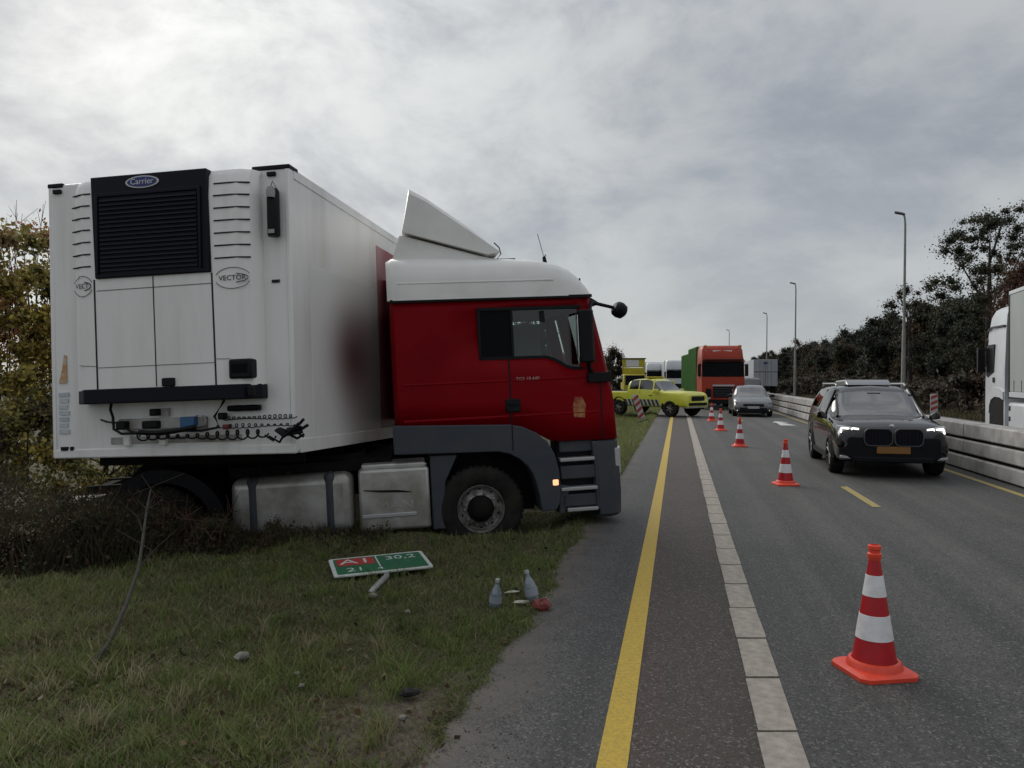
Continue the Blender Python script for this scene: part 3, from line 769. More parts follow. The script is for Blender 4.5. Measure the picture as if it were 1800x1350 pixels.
mb = MB(); rings(mb, [[(1.30, yv, 2.50), (1.46, yv, 2.50), (1.62, yv, 2.40), (1.60, yv, 2.37), (1.46, yv, 2.43)] for yv in (0.35, CW - 0.35)]).build('sun_visor', M['black'], tr, bevel=0.01)
# mirrors
mb = MB(); rings(mb, [[(1.21 + dx, Y0 - 0.20 + dy, z) for dx, dy in ((0, 0.02), (0.03, -0.01), (0.15, -0.03), (0.20, 0.03), (0.16, 0.10), (0.03, 0.11))] for z in (1.66, 1.70, 2.24, 2.28)]); mm = mb.build('side_mirror', M['black'], tr, bevel=0.02)
mb = MB(); mb.box(1.205, 1.212, Y0 - 0.19, Y0 - 0.11, 1.73, 2.22); mb.build('mirror_glass', M['chrome'], mm)
mb = MB(); mb.tube([(1.38, Y0 - 0.1, 2.26), (1.42, Y0 - 0.02, 2.35), (1.46, Y0 + 0.02, 2.38)], 0.022, 8); mb.build('mirror_arm', M['black'], tr)
mb = MB(); mb.tube([(1.34, Y0 - 0.12, 1.72), (1.36, Y0 - 0.04, 1.60), (1.42, Y0 + 0.01, 1.50)], 0.03, 8)
mb.box(1.34, 1.62, Y0 - 0.05, Y0 + 0.03, 1.42, 1.54); mb.build('mirror_bracket', M['black'], tr, bevel=0.02)
mb = MB(); mb.tube([(1.42, 0.16, 2.40), (1.52, 0.14, 2.37), (1.74, 0.12, 2.31)], [0.03, 0.022, 0.02], 8); am = mb.build('front_mirror_arm', M['black'], tr)
mb = MB(); mb.lathe([(0.001, -0.10), (0.06, -0.095), (0.095, -0.06), (0.105, 0.0), (0.09, 0.07), (0.05, 0.10), (0.001, 0.105)], 18, 'x'); fm = mb.build('front_mirror', M['black'], tr); fm.location = (1.80, 0.12, 2.28); fm.rotation_euler = (0, R(30), R(10)); fm.scale = (0.85, 1, 0.95)
# front end: lower red panel already in the cab; grille, bumper, lamps
mb = MB(); mb.box(1.70, 1.755, 0.45, CW - 0.45, 0.55, 1.25); gr = mb.build('front_grille', M['black'], tr, bevel=0.02)
for k in range(6):
    mb = MB(); mb.box(1.75, 1.775, 0.5, CW - 0.5, 0.60 + k * 0.105, 0.65 + k * 0.105); mb.build('grille_bar', M['grey'], gr, bevel=0.006)
secs = []
for z, g in ((-0.20, 0.04), (-0.16, 0.0), (0.10, -0.01), (0.50, 0.0), (0.70, 0.01), (0.725, 0.03)):
    secs.append([(1.43, Y0 + g, z), (1.62 - g, Y0 + g, z), (1.70 - g, Y0 + 0.05 + g, z), (1.745 - g, Y0 + 0.20, z), (1.76 - g, CW / 2, z), (1.745 - g, CW - Y0 - 0.20, z), (1.70 - g, CW - Y0 - 0.05 - g, z), (1.62 - g, CW - Y0 - g, z), (1.43, CW - Y0 - g, z)])
mb = MB(); rings(mb, secs).build('bumper', M['grey'], tr, smooth=30)
for s_ in (0, 1):
    yv = (lambda q: q) if s_ == 0 else (lambda q: CW - q)
    secs = [[(1.645, yv(Y0 + 0.012), z), (1.715, yv(Y0 + 0.055), z), (1.768, yv(Y0 + 0.20), z), (1.775, yv(Y0 + 0.42), z), (1.70, yv(Y0 + 0.42), z), (1.66, yv(Y0 + 0.12), z)] for z in (0.30, 0.36, 0.56, 0.62)]
    if s_: secs = [list(reversed(q)) for q in secs]
    mb = MB(); rings(mb, secs).build('headlight', M['lens'], tr, bevel=0.01)
# steps under the door
mb = MB(); mb.box(0.95, 1.43, 0.17, 0.5, -0.12, 0.73); stp = mb.build('step_well', M['grille'], tr)
mb = MB(); mb.prism([(1.39, -0.10), (1.445, -0.10), (1.445, 0.72), (1.36, 0.72), (1.39, 0.4)], Y0, 0.3); mb.prism([(0.93, -0.12), (1.0, -0.14), (1.08, 0.20), (0.95, 0.22)], Y0 + 0.02, 0.3); mb.box(0.97, 1.40, 0.06, 0.3, 0.28, 0.44); mb.box(0.97, 1.40, 0.06, 0.3, -0.05, 0.10); mb.box(0.97, 1.40, 0.08, 0.3, 0.60, 0.74); mb.build('step_surround', M['grey'], tr, bevel=0.015)
for (x0_, x1_, z_) in ((0.965, 1.39, 0.515), (0.965, 1.41, 0.165), (1.03, 1.41, -0.085)):
    mb = MB(); mb.box(x0_, x1_, Y0 - 0.01, 0.28, z_ - 0.022, z_ + 0.022); mb.build('step', M['step'], tr, bevel=0.01)
mb = MB(); mb.box(0.86, 0.93, Y0 - 0.035, Y0 - 0.005, 0.225, 0.295); mb.build('side_marker_lamp', M['amberlit'], tr, bevel=0.012)
# wheel arch and skirts
outer = [(-0.98, 1.035), (-0.4, 1.01), (0.38, 0.975), (0.52, 0.945), (0.70, 0.855), (0.82, 0.745), (0.90, 0.60), (0.945, 0.40), (0.955, 0.20), (0.94, 0.02), (0.90, -0.06)]
inner_ = [(-0.98, 0.70), (-0.5, 0.685), (0.22, 0.665), (0.36, 0.63), (0.48, 0.56), (0.57, 0.475), (0.63, 0.37), (0.67, 0.25), (0.695, 0.12), (0.71, 0.0), (0.72, -0.08)]
mb = MB(); mb.strip(outer, inner_, Y0 - 0.025, 0.52); mb.build('wheel_arch', M['grey'], tr, bevel=0.012, smooth=50)
mb = MB(); mb.box(0.398, 0.410, Y0 - 0.029, Y0 - 0.02, 0.67, 0.97); mb.build('arch_seam', M['black'], tr)
mb = MB(); mb.prism([(-0.57, -0.20), (-0.36, -0.20), (-0.42, 0.10), (-0.40, 0.35), (-0.25, 0.655), (-0.57, 0.66)], Y0 + 0.02, 0.5); mb.build('rear_splash_guard', M['grey'], tr, bevel=0.015)
mb = MB(); mb.box(-0.3, 0.7, 0.42, 0.50, -0.1, 0.66); mb.build('arch_liner', M['chassis'], tr)
# silver box and fuel tank
mb = MB(); mb.box(-1.395, -0.59, Y0, 0.62, -0.165, 0.545); bx = mb.build('battery_box', M['alu'], tr, bevel=0.035, seg=3)
text_mesh('embossed_lettering', 'MAN', 0.13, M['alu'], bx, (-0.99, Y0 - 0.003, 0.12), (PI / 2, 0, 0), 0.004, 1.5)
mb = MB(); mb.box(-1.37, -0.75, Y0 - 0.014, Y0 + 0.01, -0.01, 0.035); mb.build('box_rail', M['step'], bx, bevel=0.008)
mb = MB(); mb.tube([(-1.34, Y0 - 0.001, 0.315), (-1.15, Y0 - 0.003, 0.295), (-0.95, Y0 - 0.003, 0.285), (-0.80, Y0 - 0.001, 0.265)], [0.006, 0.014, 0.016, 0.005], 6); mb.build('scrape', M['black'], bx)
mb = MB(); mb.box(-1.36, -0.62, Y0 + 0.03, 0.6, 0.535, 0.60); mb.build('box_lid', M['alu'], bx, bevel=0.02)
mb = MB(); mb.box(-2.80, -1.46, Y0 + 0.01, 0.66, -0.15, 0.525); tk = mb.build('fuel_tank', M['alu'], tr, bevel=0.11, seg=5)
for xa_ in (-2.63, -1.79):
    mb = MB(); mb.box(xa_, xa_ + 0.14, Y0 - 0.003, 0.67, -0.165, 0.54); mb.build('tank_strap', M['grey'], tk, bevel=0.11, seg=5)
mb = MB(); mb.lathe([(0.06, 0.0), (0.06, 0.05), (0.001, 0.055)], 14, 'z', c=(-2.2, 0.3, 0.52)); mb.build('tank_cap', M['black'], tk)
# chassis
mb = MB()
for ya_ in (0.78, 1.50): mb.box(-4.55, 1.55, ya_, ya_ + 0.09, 0.18, 0.48)
for xa_ in (-4.50, -3.0, -1.2, 0.3, 1.4): mb.box(xa_, xa_ + 0.12, 0.80, 1.58, 0.20, 0.46)
mb.build('chassis', M['chassis'], tr)
mb = MB(); mb.box(-2.85, -1.0, 0.30, 2.0, 0.52, 0.64); mb.box(-2.9, -1.35, 0.5, 1.8, 0.62, 0.70); mb.build('catwalk', M['chassis'], tr)
mb = MB(); mb.prism([(-4.05, 0.56), (-3.9, 0.70), (-3.0, 0.74), (-2.95, 0.60)], 0.70, 1.65); mb.box(-3.9, -3.1, 0.75, 1.6, 0.45, 0.62); mb.build('fifth_wheel', M['chassis'], tr, bevel=0.02)
mb = MB(); mb.tube([(0.0, 0.25, 0), (0.0, CW - 0.2, 0)], 0.09, 10); mb.tube([(-3.60, 0.3, 0), (-3.60, CW - 0.25, 0)], 0.11, 10); mb.lathe([(0.001, -0.28), (0.22, -0.2), (0.26, 0), (0.22, 0.2), (0.001, 0.28)], 16, 'y', c=(-3.6, CW / 2, 0)); mb.build('axle', M['chassis'], tr)
arc_o = [(-3.52 + 0.68 * math.cos(t), 0.02 + 0.68 * math.sin(t)) for t in np.linspace(R(8), R(158), 16)]
arc_i = [(-3.52 + 0.63 * math.cos(t), 0.02 + 0.63 * math.sin(t)) for t in np.linspace(R(8), R(158), 16)]
for ya_, yb_ in ((0.02, 0.66), (CW - 0.66, CW - 0.02)):
    mb = MB(); mb.strip(arc_o, arc_i, ya_, yb_)
    arc_l = [(-3.52 + 0.53 * math.cos(t), 0.02 + 0.53 * math.sin(t)) for t in np.linspace(R(8), R(158), 16)]
    if ya_ < 1: mb.strip(arc_i, arc_l, ya_, ya_ + 0.02)
    mb.build('rear_mudguard', M['black'], tr, smooth=50)
mb = MB(); mb.box(-4.62, -4.50, 0.05, CW - 0.05, 0.15, 0.36); rb = mb.build('rear_crossmember', M['chassis'], tr, bevel=0.01)
mb = MB(); mb.box(-4.63, -4.25, 0.03, 0.55, 0.36, 0.41); mb.build('rear_deck_plate', M['dirty'], rb, bevel=0.01)
for ya_ in (0.10, CW - 0.5):
    mb = MB(); mb.box(-4.66, -4.62, ya_, ya_ + 0.4, 0.18, 0.33); mb.build('tail_light', M['redlens'], rb, bevel=0.01)
put_wheel(tr, WT, 0.0, 0.06, 0.0, -1); put_wheel(tr, WT, 0.0, CW - 0.02, 0.0, 1)
put_wheel(tr, WD, -3.60, 0.07, 0.0, -1); put_wheel(tr, WD, -3.60, CW - 0.03, 0.0, 1)

# ================================================================== refrigerated trailer (local: x right, y away, z up; origin at the front lower right corner)
yw, rl, pt = R(9.1), R(2.07), R(-1.29)
r_ = Vector((math.cos(yw), -math.sin(yw), 0)); a_ = Vector((math.sin(yw), math.cos(yw), 0)); u_v = Vector((0, 0, 1))
r2 = r_ * math.cos(rl) + u_v * math.sin(rl); u2 = u_v * math.cos(rl) - r_ * math.sin(rl)
a2 = a_ * math.cos(pt) + u2 * math.sin(pt); u3 = u2 * math.cos(pt) - a_ * math.sin(pt)
mt = Matrix((r2, a2, u3)).transposed().to_4x4(); mt.translation = Vector((-2.172, 7.74, 0.99))
tl = thing('refrigerated_trailer', 'tilted white refrigerated trailer with black cooling grille folded against the red cab', 'trailer', matrix=mt)
tl.scale = (1.05, 1, 1)
W, H, L = 2.60, 2.93, 13.4
mb = MB(); mb.box(-W, 0, 0, L, 0, H); tb = mb.build('box_body', M['trailer'], tl, bevel=0.035, seg=3)
mb = MB()
for xa_ in (-W - 0.006, -0.05): mb.box(xa_, xa_ + 0.056, -0.008, 0.10, 0.02, H - 0.03)
mb.box(-W - 0.004, 0.004, -0.010, 0.06, 0.0, 0.10)
mb.build('corner_profile', M['trailer'], tl, bevel=0.015)
mb = MB(); mb.box(-0.006, 0.008, 0.1, L, H - 0.12, H - 0.02); mb.box(-0.006, 0.008, 0.1, L, 0.0, 0.14)
mb.build('side_rail', M['trailer'], tl, bevel=0.004)
for xa_, xb_ in ((-W - 0.01, -W + 0.16), (-0.38, 0.01)):
    mb = MB(); mb.box(xa_, xb_, -0.012, 0.20, H - 0.042, H + 0.006); mb.build('roof_corner_cap', M['black'], tl, bevel=0.01)
for xa_ in (-W + 0.06, -0.22):
    mb = MB(); mb.box(xa_, xa_ + 0.09, -0.03, 0.0, H - 0.11, H - 0.065); mb.build('marker_light', M['black'], tl, bevel=0.008)
# cooling unit
UX0, UX1, UY = -2.21, -0.27, -0.25
mb = MB()
def up_(x): return (0.5 - abs((x - UX0) / (UX1 - UX0) - 0.5))      # 0 at the sides
secs = []
for z, dep in ((0.70, 0.0), (0.74, 0.0), (1.83, 0.0), (2.60, 0.0), (2.80, 0.025), (2.87, 0.075)):
    secs.append([(UX0 + 0.01, 0.0, z), (UX0, UY + 0.14 + dep, z), (UX0 + 0.05, UY + 0.05 + dep, z), (UX0 + 0.16, UY + dep, z), (UX1 - 0.16, UY + dep, z), (UX1 - 0.05, UY + 0.05 + dep, z), (UX1, UY + 0.14 + dep, z), (UX1 - 0.01, 0.0, z)])
cu = rings(mb, secs).build('cooling_unit', M['unit'], tl, smooth=35)
GX0, GX1, GZ0, GZ1 = -1.93, -0.71, 1.835, 2.875
mb = MB(); mb.prism([(GX0, GZ1), (GX1, GZ1 + 0.0), (GX1 + 0.02, GZ0), (GX0 + 0.03, GZ0 + 0.0)], UY - 0.028, UY + 0.10); mb.build('grille', M['grille'], cu, bevel=0.012)
for k in range(17):
    z = 1.90 + k * 0.0445
    mb = MB(); mb.prism([(UY - 0.048, z), (UY - 0.026, z - 0.006), (UY - 0.026, z + 0.03), (UY - 0.032, z + 0.03)], GX0 + 0.10, GX1 - 0.10, axis='x')
    mb.build('grille_slat', M['grille'], cu, smooth=0)
mb = MB(); mb.box(GX0 + 0.06, GX0 + 0.085, UY - 0.05, UY - 0.02, 1.88, 2.70); mb.box(GX1 - 0.085, GX1 - 0.06, UY - 0.05, UY - 0.02, 1.88, 2.70); mb.box(GX0 + 0.06, GX1 - 0.06, UY - 0.045, UY - 0.02, 2.66, 2.70); mb.build('grille_frame', M['grille'], cu, bevel=0.006)
lg = MB(); lg.prism(ellipse(-1.37, 2.785, 0.175, 0.062), UY - 0.038, UY - 0.02); lo_ = lg.build('badge', M['printwhite'], cu)
lg = MB(); lg.prism(ellipse(-1.37, 2.785, 0.155, 0.050), UY - 0.042, UY - 0.03); lg.build('badge_field', M['printblue'], cu)
text_mesh('badge_lettering', 'Carrier', 0.085, M['printwhite'], cu, (-1.37, UY - 0.044, 2.787), (PI / 2, 0, 0), 0.001, 0.95)
# vents: dark slots on both flanks
for side in (0, 1):
    for k in range(7):
        z = 2.72 - k * 0.125
        if side == 0: x0_, x1_ = UX0 + 0.02, GX0 - 0.03; y_ = lambda x: UY + max(0.0, (UX0 + 0.16 - x) * 0.42)
        else: x0_, x1_ = GX1 + 0.055, UX1 - 0.04; y_ = lambda x: UY + max(0.0, (x - UX1 + 0.16) * 0.40)
        dz = 0.035 if side == 0 else 0.0
        mb = MB(); pts = np.linspace(x0_, x1_, 5)
        mb.tube([(x, y_(x) - 0.004 + (max(0, z - 2.60) * 0.125 if z < 2.8 else 0), z + 0.0 * dz) for x in pts], 0.0075, 6); mb.build('vent_slot', M['gap'], cu)
# door seams
mb = MB()
def seam(x0_, z0_, x1_, z1_, w=0.010):
    if abs(x1_ - x0_) < abs(z1_ - z0_): mb.prism([(x0_ - w / 2, z0_), (x0_ + w / 2, z0_), (x1_ + w / 2, z1_), (x1_ - w / 2, z1_)], UY - 0.004, UY + 0.006)
    else: mb.prism([(x0_, z0_ - w / 2), (x1_, z1_ - w / 2), (x1_, z1_ + w / 2), (x0_, z0_ + w / 2)], UY - 0.004, UY + 0.006)
M['faint'] = material('faint_seam', (0.14, 0.14, 0.14), 0.8)
for q in ((-1.91, 0.70, -1.925, 1.83, 0.016), (-0.67, 0.70, -0.69, 1.83, 0.016), (-1.285, 0.72, -1.30, 1.83, 0.010)):
    mb = MB(); seam(*q); mb.build('door_seam', M['gap'], cu, smooth=0)
for q in ((-1.90, 1.715, -0.70, 1.725, 0.007), (-1.90, 0.93, -0.68, 0.935, 0.006), (-2.10, 0.96, -1.92, 0.945, 0.006), (-0.66, 0.97, -0.52, 0.965, 0.006)):
    mb = MB(); seam(*q); mb.build('panel_seam', M['faint'], cu, smooth=0)
# oval name marks
for xc, zc, txt, ax in ((-0.48, 1.765, 'VECTOR', 0.175), (-2.055, 1.77, 'VECT', 0.11)):
    yv = UY - 0.006
    mb = MB()
    for (a_x, b_z, t0_, t1_, wd) in ((ax, 0.105, R(20), R(160), 0.006), (ax, 0.105, R(200), R(340), 0.006), (ax * 0.86, 0.045, R(-75), R(75), 0.008)):
        e = ellipse(xc, zc, a_x, b_z, 16, t0_, t1_)
        mb.tube([(p[0], yv + (0.03 if p[0] < UX0 + 0.12 else 0) + (0.02 if p[0] > UX1 - 0.12 else 0), p[1]) for p in e], wd / 2, 5)
    mb.build('badge_ring', M['gap'], cu)
    text_mesh('name_lettering', txt, 0.072, M['printblack'], cu, (xc, yv, zc), (PI / 2, 0, R(0 if xc > -1 else -8)), 0.001, 1.0 if xc > -1 else 0.9)
mb = MB(); mb.box(-0.53, -0.30, UY - 0.03, UY + 0.12, 0.765, 0.96); dp = mb.build('control_panel', M['black'], cu, bevel=0.02)
mb = MB(); mb.box(-0.50, -0.34, UY - 0.034, UY - 0.028, 0.82, 0.91); mb.build('display', M['blackglass'], dp)
mb = MB(); rings(mb, [[(UX0 - 0.0, 0.0, z), (UX0 - 0.0, UY + 0.12, z), (UX0 + 0.16, UY - 0.02, z), (UX1 - 0.12, UY - 0.02, z), (UX1, UY + 0.12, z), (UX1, 0.0, z)] for z in (0.565, 0.58, 0.70, 0.712)]).build('base_trim', M['grille'], tl, bevel=0.01)
mb = MB(); mb.box(-1.215, -1.09, UY - 0.035, UY + 0.02, 0.715, 0.80); mb.build('door_latch', M['black'], cu, bevel=0.01)
mb = MB(); mb.box(-0.345, -0.285, UY - 0.03, UY + 0.02, 0.585, 0.69); mb.build('trim_clip', M['black'], cu, bevel=0.01)
# document tube hung on the front wall
mb = MB(); mb.lathe([(0.001, -0.25), (0.055, -0.25), (0.06, -0.23), (0.06, 0.20), (0.045, 0.23), (0.001, 0.235)], 16, 'z', c=(-0.135, -0.075, 2.44)); tu = mb.build('document_tube', M['black'], tl)
mb = MB(); mb.lathe([(0.04, 0.0), (0.045, 0.07), (0.03, 0.11), (0.001, 0.115)], 12, 'z', c=(-0.135, -0.12, 2.57)); mb.tube([(-0.18, -0.06, 2.65), (-0.135, -0.08, 2.75), (-0.09, -0.06, 2.65)], 0.008, 6); mb.build('tube_lid', M['steel'], tu)
mb = MB(); mb.box(-0.165, -0.105, -0.14, -0.12, 2.21, 2.25); mb.build('tube_clip', M['steel'], tu)
mb = MB(); mb.box(-0.20, -0.12, -0.012, 0.002, 1.735, 1.765); mb.build('wall_mark', M['gap'], tl)
# printed stickers low on the left
mb = MB(); mb.prism([(-2.52, 0.80), (-2.43, 0.80), (-2.43, 1.09), (-2.455, 1.10), (-2.48, 0.94)], -0.013, -0.004); mb.build('warning_sticker', M['orangeprint'], tl, smooth=0)
st_ = None
for k in range(7):
    mb = MB(); z = 0.70 - k * 0.065
    mb.box(-2.525 + 0.004 * (k % 2), -2.41 - 0.008 * (k % 3), -0.0125, -0.004, z - 0.045, z); mb.build('label_sticker', M['blueprint'], tl, smooth=0)
for xa_, wd in ((-2.505, 0.075), (-2.40, 0.03)):
    mb = MB(); mb.box(xa_, xa_ + wd, -0.02, 0.0, 0.085, 0.125); mb.build('small_plate', M['black'], tl)
# service connections under the unit
mb = MB(); mb.box(-1.83, -0.90, -0.06, 0.0, 0.29, 0.40); cp = mb.build('coupling_plate', M['dirty'], tl, bevel=0.008)
mb = MB(); mb.box(-1.95, -0.55, -0.014, 0.0, 0.14, 0.21); mb.build('lower_strip', M['dirty'], tl, bevel=0.004)
for xc, zc, w_, h__, mat, nm in ((-1.76, 0.335, 0.10, 0.09, 'black', 'coupling'), (-1.45, 0.335, 0.16, 0.08, 'black', 'coupling'), (-1.05, 0.345, 0.15, 0.12, 'bluecap', 'electric_coupling'), (-1.41, 0.46, 0.075, 0.075, 'black', 'gauge_socket'), (-0.70, 0.40, 0.06, 0.07, 'black', 'coupling'), (-0.66, 0.29, 0.05, 0.05, 'redcap', 'air_coupling')):
    mb = MB(); mb.box(xc - w_ / 2, xc + w_ / 2, -0.14, -0.04, zc - h__ / 2, zc + h__ / 2); mb.build(nm, M[mat], cp, bevel=0.014)
mb = MB(); mb.box(-1.385, -1.30, -0.05, 0.0, 0.42, 0.50); mb.build('socket_plate', M['dirty'], cp)
mb = MB(); mb.lathe([(0.06, -0.02), (0.06, 0.02)], 14, 'y', c=(-0.945, -0.08, 0.36)); mb.build('coupling_ring', M['printwhite'], cp)
mb = MB(); mb.box(-1.79, -1.72, -0.05, 0, 0.12, 0.27); mb.build('bracket', M['trailer'], cp, bevel=0.006); mb = MB(); mb.box(-1.40, -1.33, -0.06, 0.0, 0.12, 0.19); mb.build('bracket', M['trailer'], cp, bevel=0.006)
for xc in (-0.57, -0.42):
    mb = MB(); mb.lathe([(0.001, -0.10), (0.03, -0.09), (0.034, 0.0), (0.03, 0.09), (0.001, 0.10)], 10, 'x', c=(xc, -0.05, 0.475)); mb.build('rubber_buffer', M['black'], tl)
def coil(x0_, x1_, z0_, amp, turns, r, y_=-0.12, sag=0.0):
    pts = []
    n_ = int(turns * 10)
    for k in range(n_ + 1):
        t = k / n_; a = 2 * PI * turns * t
        am_ = amp * (0.75 + 0.35 * math.sin(7 * t + z0_ * 40))
        pts.append((x0_ + (x1_ - x0_) * t + 0.02 * math.cos(a), y_ + amp * 0.6 * math.cos(a), z0_ + am_ * math.sin(a) - sag * math.sin(PI * t)))
    return pts
mb = MB()
mb.tube(coil(-1.60, -0.25, 0.215, 0.045, 13, 0.008, sag=0.01), 0.0095, 6, True); mb.build('coiled_air_hose', M['black'], tl)
mb = MB(); mb.tube(coil(-0.72, 0.02, 0.375, 0.022, 14, 0.006, -0.06), 0.006, 6); mb.build('coiled_air_hose', M['gap'], tl)
mb = MB(); mb.tube(coil(-0.78, 0.0, 0.295, 0.022, 12, 0.006, -0.07), 0.006, 6); mb.build('coiled_air_hose', M['gap'], tl)
mb = MB(); rr_ = random.Random(3)
mb.tube([(-1.92, -0.03, 0.60), (-1.90, -0.08, 0.50), (-1.86, -0.10, 0.42), (-1.84, -0.12, 0.30), (-1.74, -0.14, 0.25), (-1.50, -0.15, 0.255), (-1.2, -0.16, 0.27), (-0.9, -0.13, 0.26), (-0.72, -0.12, 0.29), (-0.78, -0.1, 0.40), (-0.70, -0.06, 0.55), (-0.71, -0.04, 0.60)], 0.014, 7)
mb.tube([(-2.02, -0.06, 0.40), (-1.92, -0.10, 0.375), (-1.78, -0.12, 0.36), (-1.66, -0.12, 0.27), (-1.30, -0.18, 0.23), (-1.0, -0.14, 0.27)], 0.010, 6)
mb.tube([(-1.55, -0.14, 0.26), (-1.35, -0.18, 0.25), (-1.15, -0.18, 0.265), (-0.95, -0.15, 0.30)], 0.026, 7)
for k in range(9):
    p = Vector((-0.16 + rr_.uniform(-.16, .14), -0.14 + rr_.uniform(-.04, .04), 0.20 + rr_.uniform(-.05, .08)))
    mb.tube([p, p + Vector((rr_.uniform(.03, .12), rr_.uniform(-.03, .03), rr_.uniform(-.07, .07))), p + Vector((rr_.uniform(.1, .26), rr_.uniform(-.03, .03), rr_.uniform(-.05, .10)))], rr_.uniform(.008, .02), 6)
mb.build('cable_bundle', M['black'], tl)
# faded printing along the flank: a dark red emblem low down and a red upright band further back
fade = bpy.data.materials.new('flank_print'); fade.use_nodes = True
n, l = fade.node_tree.nodes, fade.node_tree.links
b = n['Principled BSDF']; b.inputs['Roughness'].default_value = 0.4
def flank_mat(nm, ca, cb, c, s_, thr):
    m = bpy.data.materials.new(nm); m.use_nodes = True
    n, l = m.node_tree.nodes, m.node_tree.links
    b = n['Principled BSDF']; b.inputs['Roughness'].default_value = 0.4
    tcn = n.new('ShaderNodeTexCoord'); mp = n.new('ShaderNodeMapping'); mp.vector_type = 'TEXTURE'
    mp.inputs['Location'].default_value = c; mp.inputs['Scale'].default_value = s_; l.new(tcn.outputs['Object'], mp.inputs[0])
    gr_ = n.new('ShaderNodeTexGradient'); gr_.gradient_type = 'SPHERICAL'; l.new(mp.outputs[0], gr_.inputs[0])
    ramp = n.new('ShaderNodeMapRange'); ramp.interpolation_type = 'SMOOTHSTEP'; ramp.inputs[1].default_value = 0.0; ramp.inputs[2].default_value = thr; l.new(gr_.outputs['Fac'], ramp.inputs[0])
    mx = n.new('ShaderNodeMix'); mx.data_type = 'RGBA'; mx.inputs[6].default_value = (*ca, 1); mx.inputs[7].default_value = (*cb, 1)
    l.new(ramp.outputs[0], mx.inputs[0]); l.new(mx.outputs[2], b.inputs['Base Color'])
    return m
mb = MB(); mb.box(0.0, 0.003, 0.45, 2.60, 0.15, 2.0)
mb.build('flank_emblem', flank_mat('flank_emblem_print', (0.77, 0.76, 0.74), (0.23, 0.15, 0.145), (0, 1.65, 1.05), (1, 1.15, 0.90), 1.0), tl, smooth=0)
mb = MB(); mb.box(0.0, 0.003, 2.62, 4.6, 0.15, 2.62)
mb.build('flank_band', flank_mat('flank_band_print', (0.45, 0.22, 0.23), (0.30, 0.02, 0.03), (0, 3.6, 1.4), (1, 1.0, 2.4), 0.3), tl, smooth=0)
# underside
mb = MB()
for xa_ in (-1.85, -0.85): mb.box(xa_, xa_ + 0.12, 0.9, L - 0.2, -0.30, -0.003)
mb.box(-2.1, -0.5, 0.6, 2.4, -0.09, -0.003)
for k in range(12): mb.box(-2.45, -0.15, 0.5 + k * 1.1, 0.58 + k * 1.1, -0.12, -0.003)
mb.build('trailer_frame', M['chassis'], tl)
for xa_ in (-2.0, -0.75):
    mb = MB(); mb.box(xa_, xa_ + 0.14, 2.9, 3.05, -0.85, -0.003); mb.box(xa_ - 0.06, xa_ + 0.20, 2.83, 3.12, -0.88, -0.85); mb.build('landing_leg', M['chassis'], tl)
for ya_ in (8.6, 9.9, 11.2):
    for s_ in (0, 1):
        w_ = link('wheel', WT[0], tl, (-0.06 if s_ else -W + 0.06, ya_, -0.62), (0, 0, PI / 2 if s_ else -PI / 2)); link('rim', WT[1], w_)
    mb = MB(); mb.tube([(-W + 0.3, ya_, -0.62), (-0.3, ya_, -0.62)], 0.08, 8); mb.build('axle', M['chassis'], tl)
#PART3
# ================================================================== traffic cones
def cone():
    t = thing('traffic_cone', 'cone', 'traffic cone', group='red and white traffic cones along the closed lane')
    b_ = 0.185; c_ = 0.04
    sq = lambda h, z: [(-h + c_, -h, z), (h - c_, -h, z), (h, -h + c_, z), (h, h - c_, z), (h - c_, h, z), (-h + c_, h, z), (-h, h - c_, z), (-h, -h + c_, z)]
    mb = MB(); rings(mb, [sq(b_, 0.0), sq(b_, 0.022), sq(b_ - 0.02, 0.036), sq(b_ - 0.035, 0.038)])
    mb.lathe([(0.160, 0.03), (0.152, 0.060), (0.142, 0.074), (0.126, 0.078)], 28)
    mb.build('base', M['conebase'], t, smooth=40)
    def rad(z): return 0.122 - (z - 0.08) * (0.122 - 0.034) / 0.57
    mb = MB(); mb.lathe([(rad(0.07), 0.07), (rad(0.665), 0.665)], 32); mb.build('body', M['conered'], t)
    mb = MB(); mb.lathe([(rad(0.66), 0.66), (0.036, 0.668), (0.040, 0.690), (0.040, 0.700), (0.031, 0.706), (0.031, 0.722), (0.037, 0.728), (0.036, 0.748), (0.026, 0.752), (0.022, 0.70)], 24); mb.build('neck', M['conebase'], t)
    for z0_, z1_ in ((0.205, 0.345), (0.455, 0.575)):
        mb = MB(); mb.lathe([(rad(z0_) + 0.0005, z0_ - 0.001), (rad(z0_) + 0.0025, z0_), (rad(z1_) + 0.0025, z1_), (rad(z1_) + 0.0005, z1_ + 0.001)], 32); mb.build('reflective_band', M['coneband'], t)
    return t
c0 = cone()
cone_lab = ['largest red and white cone standing nearest on the asphalt', 'second cone in the row, left of the black car', 'third cone in the row, short of the silver car', 'fourth cone in the row, before the orange truck', 'fifth cone in the row, smallest and by the pickup nose']
for i, (x, y) in enumerate(((2.15, 4.56), (4.515, 12.70), (5.92, 20.0), (7.13, 26.3), (8.43, 32.5))):
    o = c0 if i == 0 else copy_tree(c0)
    o.location = (x, y, 0.001); o.rotation_euler = (0, 0, R((9, 3, -8, 20, 5)[i])); o['label'] = cone_lab[i]

